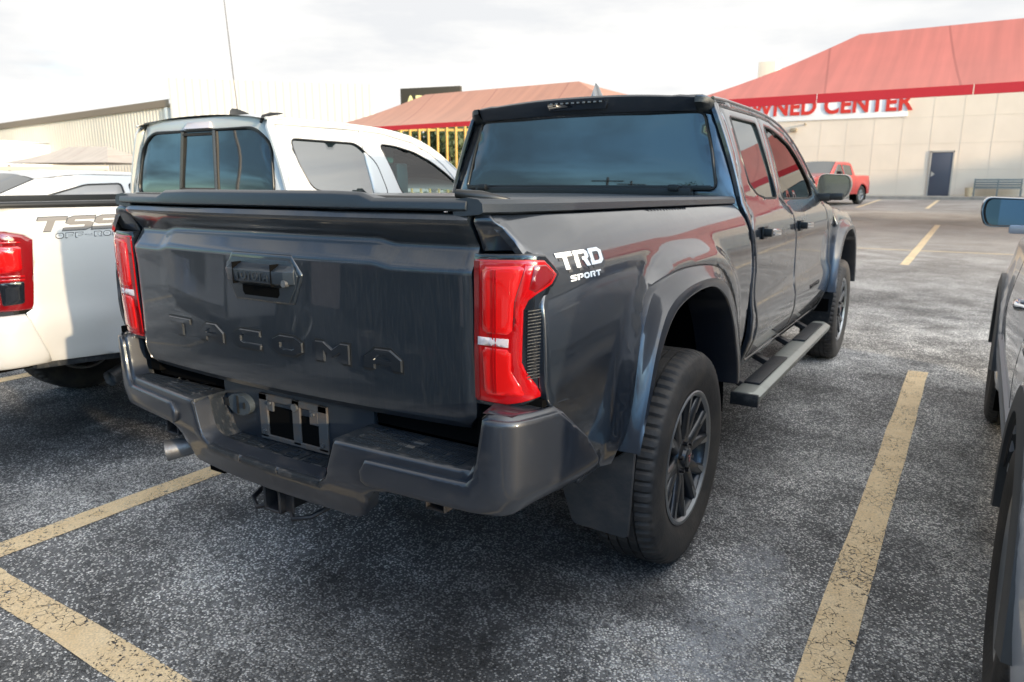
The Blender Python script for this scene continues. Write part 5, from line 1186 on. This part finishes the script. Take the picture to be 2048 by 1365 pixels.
# bench and planter
BN = thing('bench', 'grey slatted metal bench standing by the cream wall near the door', 'bench', (2.72, 38.95, .712))
bmm = mat('weathered bench metal', (.20, .22, .21), .6, .2)
for z in (.42, .53, .64, .75): MB().box((0, .18, z), (1.85, .03, .075)).build('back_slat', bmm, BN, bev=.006)
for y in (-.22, -.10, .02, .12): MB().box((0, y, .36), (1.85, .09, .03)).build('seat_slat', bmm, BN, bev=.006)
for x in (-.9, 0, .9): mb = MB(); mb.box((x, .19, .40), (.06, .04, .80)); mb.box((x, -.22, .18), (.06, .05, .36)); mb.box((x, 0, .33), (.06, .42, .04)); mb.box((x, -.05, .58 if x else .33), (.05, .40, .04)); mb.build('frame', bmm, BN)
PL = MB(); PL.tube([(0, 0, 0), (0, 0, .40)], [.13, .17], 14); o = PL.build('planter_pot', mat('cream pot', (.55, .42, .26), .7), None, smooth=40); o.location = (1.62, 38.75, .71); tag(o, 'small cream pot on the pavement at the left end of the grey bench', 'pot')

# left: corrugated hall, tall white hall
corr = mat('ribbed cream cladding', (.60, .53, .43), .6, var=.05, vscale=.3)
def hall(name, label, a, b, h0, depth, m, cap=None, ribs=.3, down=None, lean=True):
    d = Vector((b.x - a.x, b.y - a.y, 0)); Ln = d.length; d.normalize(); n_ = Vector((d.y, -d.x, 0))
    if n_.dot(CAMP - a) < 0: n_ = -n_
    t = thing(name, label, 'building', (a.x, a.y, 0))
    z0, z1 = a.z, b.z; mb = MB(); k = int(Ln / ribs); top = []; 
    for i in range(k * 4 + 1):
        u = i / (k * 4); o = .05 if (i % 4) in (1, 2) else 0; p = d * Ln * u + n_ * o; top.append((p.x, p.y, z0 + (z1 - z0) * u))
    mb.loft([[(x_ , y_, -.5) for x_, y_, z_ in top], top]); mb.build('ribbed_wall', m, t, smooth=20)
    back = -n_ * depth; e = d * Ln
    mb = MB(); mb.add([(0, 0, -.5), (0, 0, z0), tuple(back + Vector((0, 0, z0))), tuple(back + Vector((0, 0, -.5)))], [(0, 1, 2, 3)]); mb.add([tuple(e + Vector((0, 0, -.5))), tuple(e + Vector((0, 0, z1))), tuple(e + back + Vector((0, 0, z1))), tuple(e + back + Vector((0, 0, -.5)))], [(0, 1, 2, 3)])
    mb.add([(0, 0, z0), tuple(e + Vector((0, 0, z1))), tuple(e + back + Vector((0, 0, z1 + .3))), tuple(back + Vector((0, 0, z0 + .3)))], [(0, 1, 2, 3)]); mb.build('end_walls_and_roof', m, t)
    if cap:
        mb = MB(); o = n_ * .22
        mb.add([tuple(o + Vector((0, 0, z0 - .22))), tuple(e + o + Vector((0, 0, z1 - .22))), tuple(e + o + Vector((0, 0, z1 + .28))), tuple(o + Vector((0, 0, z0 + .28))), (0, 0, z0 - .22), tuple(e + Vector((0, 0, z1 - .22))), tuple(e + Vector((0, 0, z1 + .28))), (0, 0, z0 + .28)], [(0, 1, 2, 3), (0, 4, 5, 1), (3, 2, 6, 7)]); mb.build('gutter', cap, t)
    for u in down or []:
        p = d * Ln * u + n_ * .18; z_ = z0 + (z1 - z0) * u; MB().box((p.x, p.y, z_ / 2 - .3), (.28, .28, z_)).build('downpipe', whitel, t)
    return t, d, n_
gut = mat('brown gutter', (.20, .15, .10), .6)
a, b = at(-330, 300, 92), at(344, 207, 52)
hall('corrugated_hall', 'cream corrugated metal hall with brown gutter behind the tan canopy', a, b, 0, 20, corr, gut, .42, down=(.335, .57, .995))
a, b = at(335, 156, 51), at(750, 170, 54)
hall('white_hall', 'tall white metal hall rising behind the white pickup cab', a, b, 0, 18, mat('bright white cladding', (.42, .41, .39), .5), None, .5)
a = at(-60, 280, 62); b = at(40, 287, 60)
hall('flat_roofed_building', 'low white flat roofed building at the left edge', a, b, 0, 8, mat('plain white wall', (.82, .80, .76), .7), None, 1.2)
# mast
mp0, mp1 = at(478, 247, 38), at(447, -8, 38)
d_ = (mp1 - mp0).normalized(); base = mp0 - d_ * ((mp0.z + .2) / d_.z)
o = MB().tube([base, mp1 + d_ * 3], [.035, .022], 6).build('mast', mat('mast steel', (.10, .09, .08), .5), None); tag(o, 'thin bare metal mast rising into the sky above the white pickup', 'mast')
# roadside sign board
sp_ = at(862, 203, 44); SG = thing('sign_board', 'dark sign board with pale capital letters behind the smaller red canopy', 'sign', (sp_.x, sp_.y, 0), R(12))
MB().box((0, 0, sp_.z + .05), (4.0, .3, 1.5)).build('board', mat('dark sign face', (.045, .035, .02), .5), SG, bev=.02)
MB().box((0, 0, sp_.z / 2 - .4), (.35, .35, sp_.z)).build('pole', postm, SG)
text('sign_lettering', 'ADU', .92, mat('pale sign letters', (.85, .78, .35), .5), SG, Matrix.Translation((-.62, -.17, sp_.z - .02)) @ Matrix.Rotation(R(90), 4, 'X'), ext=.02, bold=.02)
# yellow pole fence and trees beyond it
yel = mat('ochre pole paint', (.55, .33, .08), .6)
fp = at(855, 300, 33); FN = thing('pole_fence', 'tall ochre pole fence under the smaller red canopy', 'fence', (fp.x - 1.2, fp.y - .4, 0), R(32))
for i in range(16): MB().tube([(i * .42, 0, 0), (i * .42, 0, 3.9)], .055, 8).build('pole', yel, FN, smooth=60)
for z in (.6, 3.7): MB().box((3.15, .06, z), (6.6, .05, .10)).build('rail', yel, FN)
leafm = [mat('leaf green %s' % c, col, .6) for c, col in (('dark', (.035, .055, .02)), ('mid', (.06, .085, .03)))]
bark = mat('bark', (.08, .06, .04), .9)
def tree(x, y, h, r, label, seed, group=None, n=1500):
    rg = random.Random(seed); t = thing('tree', label, 'tree', (x, y, 0), 0, group); MB().tube([(0, 0, 0), (.1, 0, h * .3), (0, .1, h * .6), (.05, .0, h * .8)], [.22, .17, .10, .04], 8).build('trunk', bark, t, smooth=60)
    cl = [(Vector((rg.gauss(0, r * .42), rg.gauss(0, r * .42), h * .62 + rg.uniform(-.30, .38) * h)), rg.uniform(.25, .5) * r) for _ in range(16)]
    for k, mm in enumerate(leafm):
        mb = MB()
        for i in range(n):
            c, q = rg.choice(cl); v = Vector((rg.gauss(0, 1), rg.gauss(0, 1), rg.gauss(0, 1))).normalized() * q * rg.uniform(.5, 1.05); p = c + v
            if p.z < h * .2: continue
            a = Vector((rg.gauss(0, 1), rg.gauss(0, 1), rg.gauss(0, 1))).normalized(); b_ = a.orthogonal().normalized(); s = rg.uniform(.10, .22); mb.add([p - a * s, p + b_ * s * .6, p + a * s, p - b_ * s * .6], [(0, 1, 2, 3)])
        mb.build('crown' if k == 0 else 'leaf_clumps', mm, t, fix=False)
tp_ = at(895, 310, 40)
tree(tp_.x, tp_.y, 4.6, 2.2, 'bushy green tree behind the ochre pole fence', 3)
tp_ = at(940, 305, 44)
tree(tp_.x, tp_.y, 4.4, 2.2, 'second bushy tree further right behind the ochre pole fence', 5)
# behind the camera: what the glass and paint mirror
for i, (x, y, h, r) in enumerate(((-8, -46, 7.5, 4), (9, -50, 6, 5), (-12.5, -50, 7.4, 4), (-30, -50, 6, 5), (20, -48, 6, 5), (-38, -52, 6, 5))):
    tree(x, y, h, r, 'dark tree on the horizon, mirrored in the rear windows', 20 + i, 'trees mirrored in the glass', n=700)
def utility(x, y, h):
    t = thing('utility_pole', 'wooden utility pole with cross arms, mirrored in the rear window', 'utility pole', (x, y, 0), 0, 'utility poles mirrored in the glass')
    MB().tube([(0, 0, 0), (0, 0, h)], [.16, .11], 10).build('pole', bark, t); MB().box((0, 0, h - .6), (3.0, .14, .16)).build('cross_arm', bark, t); MB().box((0, 0, h - 1.8), (2.4, .12, .14)).build('cross_arm', bark, t)
utility(-19.5, -42, 8.0); utility(-20.5, -50, 8.6)
LPo = thing('street_lamp', 'tall curved lamp post with two heads, mirrored in the white pickup', 'street lamp', (-23.8, -16, 0))
MB().tube([(0, 0, 0), (0, 0, 6.5), (.1, 0, 7.2)], [.12, .09, .08], 10).build('pole', postm, LPo, smooth=60)
mb = MB(); mb.tube([(-.9, 0, 7.3), (0, 0, 7.15), (.9, 0, 7.3)], .05, 8); mb.build('arm', postm, LPo)
for s in (-1, 1): MB().box((s * 1.1, 0, 7.32), (.7, .3, .12)).build('lamp_head', postm, LPo, bev=.03)
# unseen block added to cast shade along the foot of the cream wall
a = thing('shade_block', 'plain block beyond the right edge, added to shade the cream wall', 'building', (46, 28, 0)); MB().box((0, 0, 4.0), (16, 22, 9.0)).build('wall', cream, a)

# ------------------------------------------------------------ every separate small piece is an object of its own
def split_loose(o):
    bm = bmesh.new(); bm.from_mesh(o.data); bm.verts.ensure_lookup_table(); seen = set(); isl = []
    for v in bm.verts:
        if v.index in seen: continue
        st = [v]; seen.add(v.index); cur = set()
        while st:
            a = st.pop(); cur.add(a.index)
            for e in a.link_edges:
                b = e.other_vert(a)
                if b.index not in seen: seen.add(b.index); st.append(b)
        isl.append(cur)
    bm.free()
    if len(isl) < 2 or len(isl) > 12: return
    me = o.data; base = o.name.split('.')[0]
    for k, cur in enumerate(isl):
        b2_ = bmesh.new(); b2_.from_mesh(me); b2_.verts.ensure_lookup_table()
        bmesh.ops.delete(b2_, geom=[v for v in b2_.verts if v.index not in cur], context='VERTS')
        m2 = bpy.data.meshes.new(base); b2_.to_mesh(m2); b2_.free(); m2.materials.append(me.materials[0])
        if k == 0: first = m2
        else: link(base, m2, None, o.parent)
    o.data = first
SPL = ('bumper_inner_wall', 'step_tread', 'roof_unit', 'handle_seam', 'frame_screw', 'step_bracket', 'opening_shade', 'cover_canister', 'seats', 'body_gap_filler', 'liner_screw', 'socket_hinge', 'door_frame', 'wall_lamp', 'slider_frame', 'handle_recess', 'mirror_arm')
for o in [o for o in bpy.data.objects if o.type == 'MESH' and o.name.split('.')[0] in SPL]: split_loose(o)
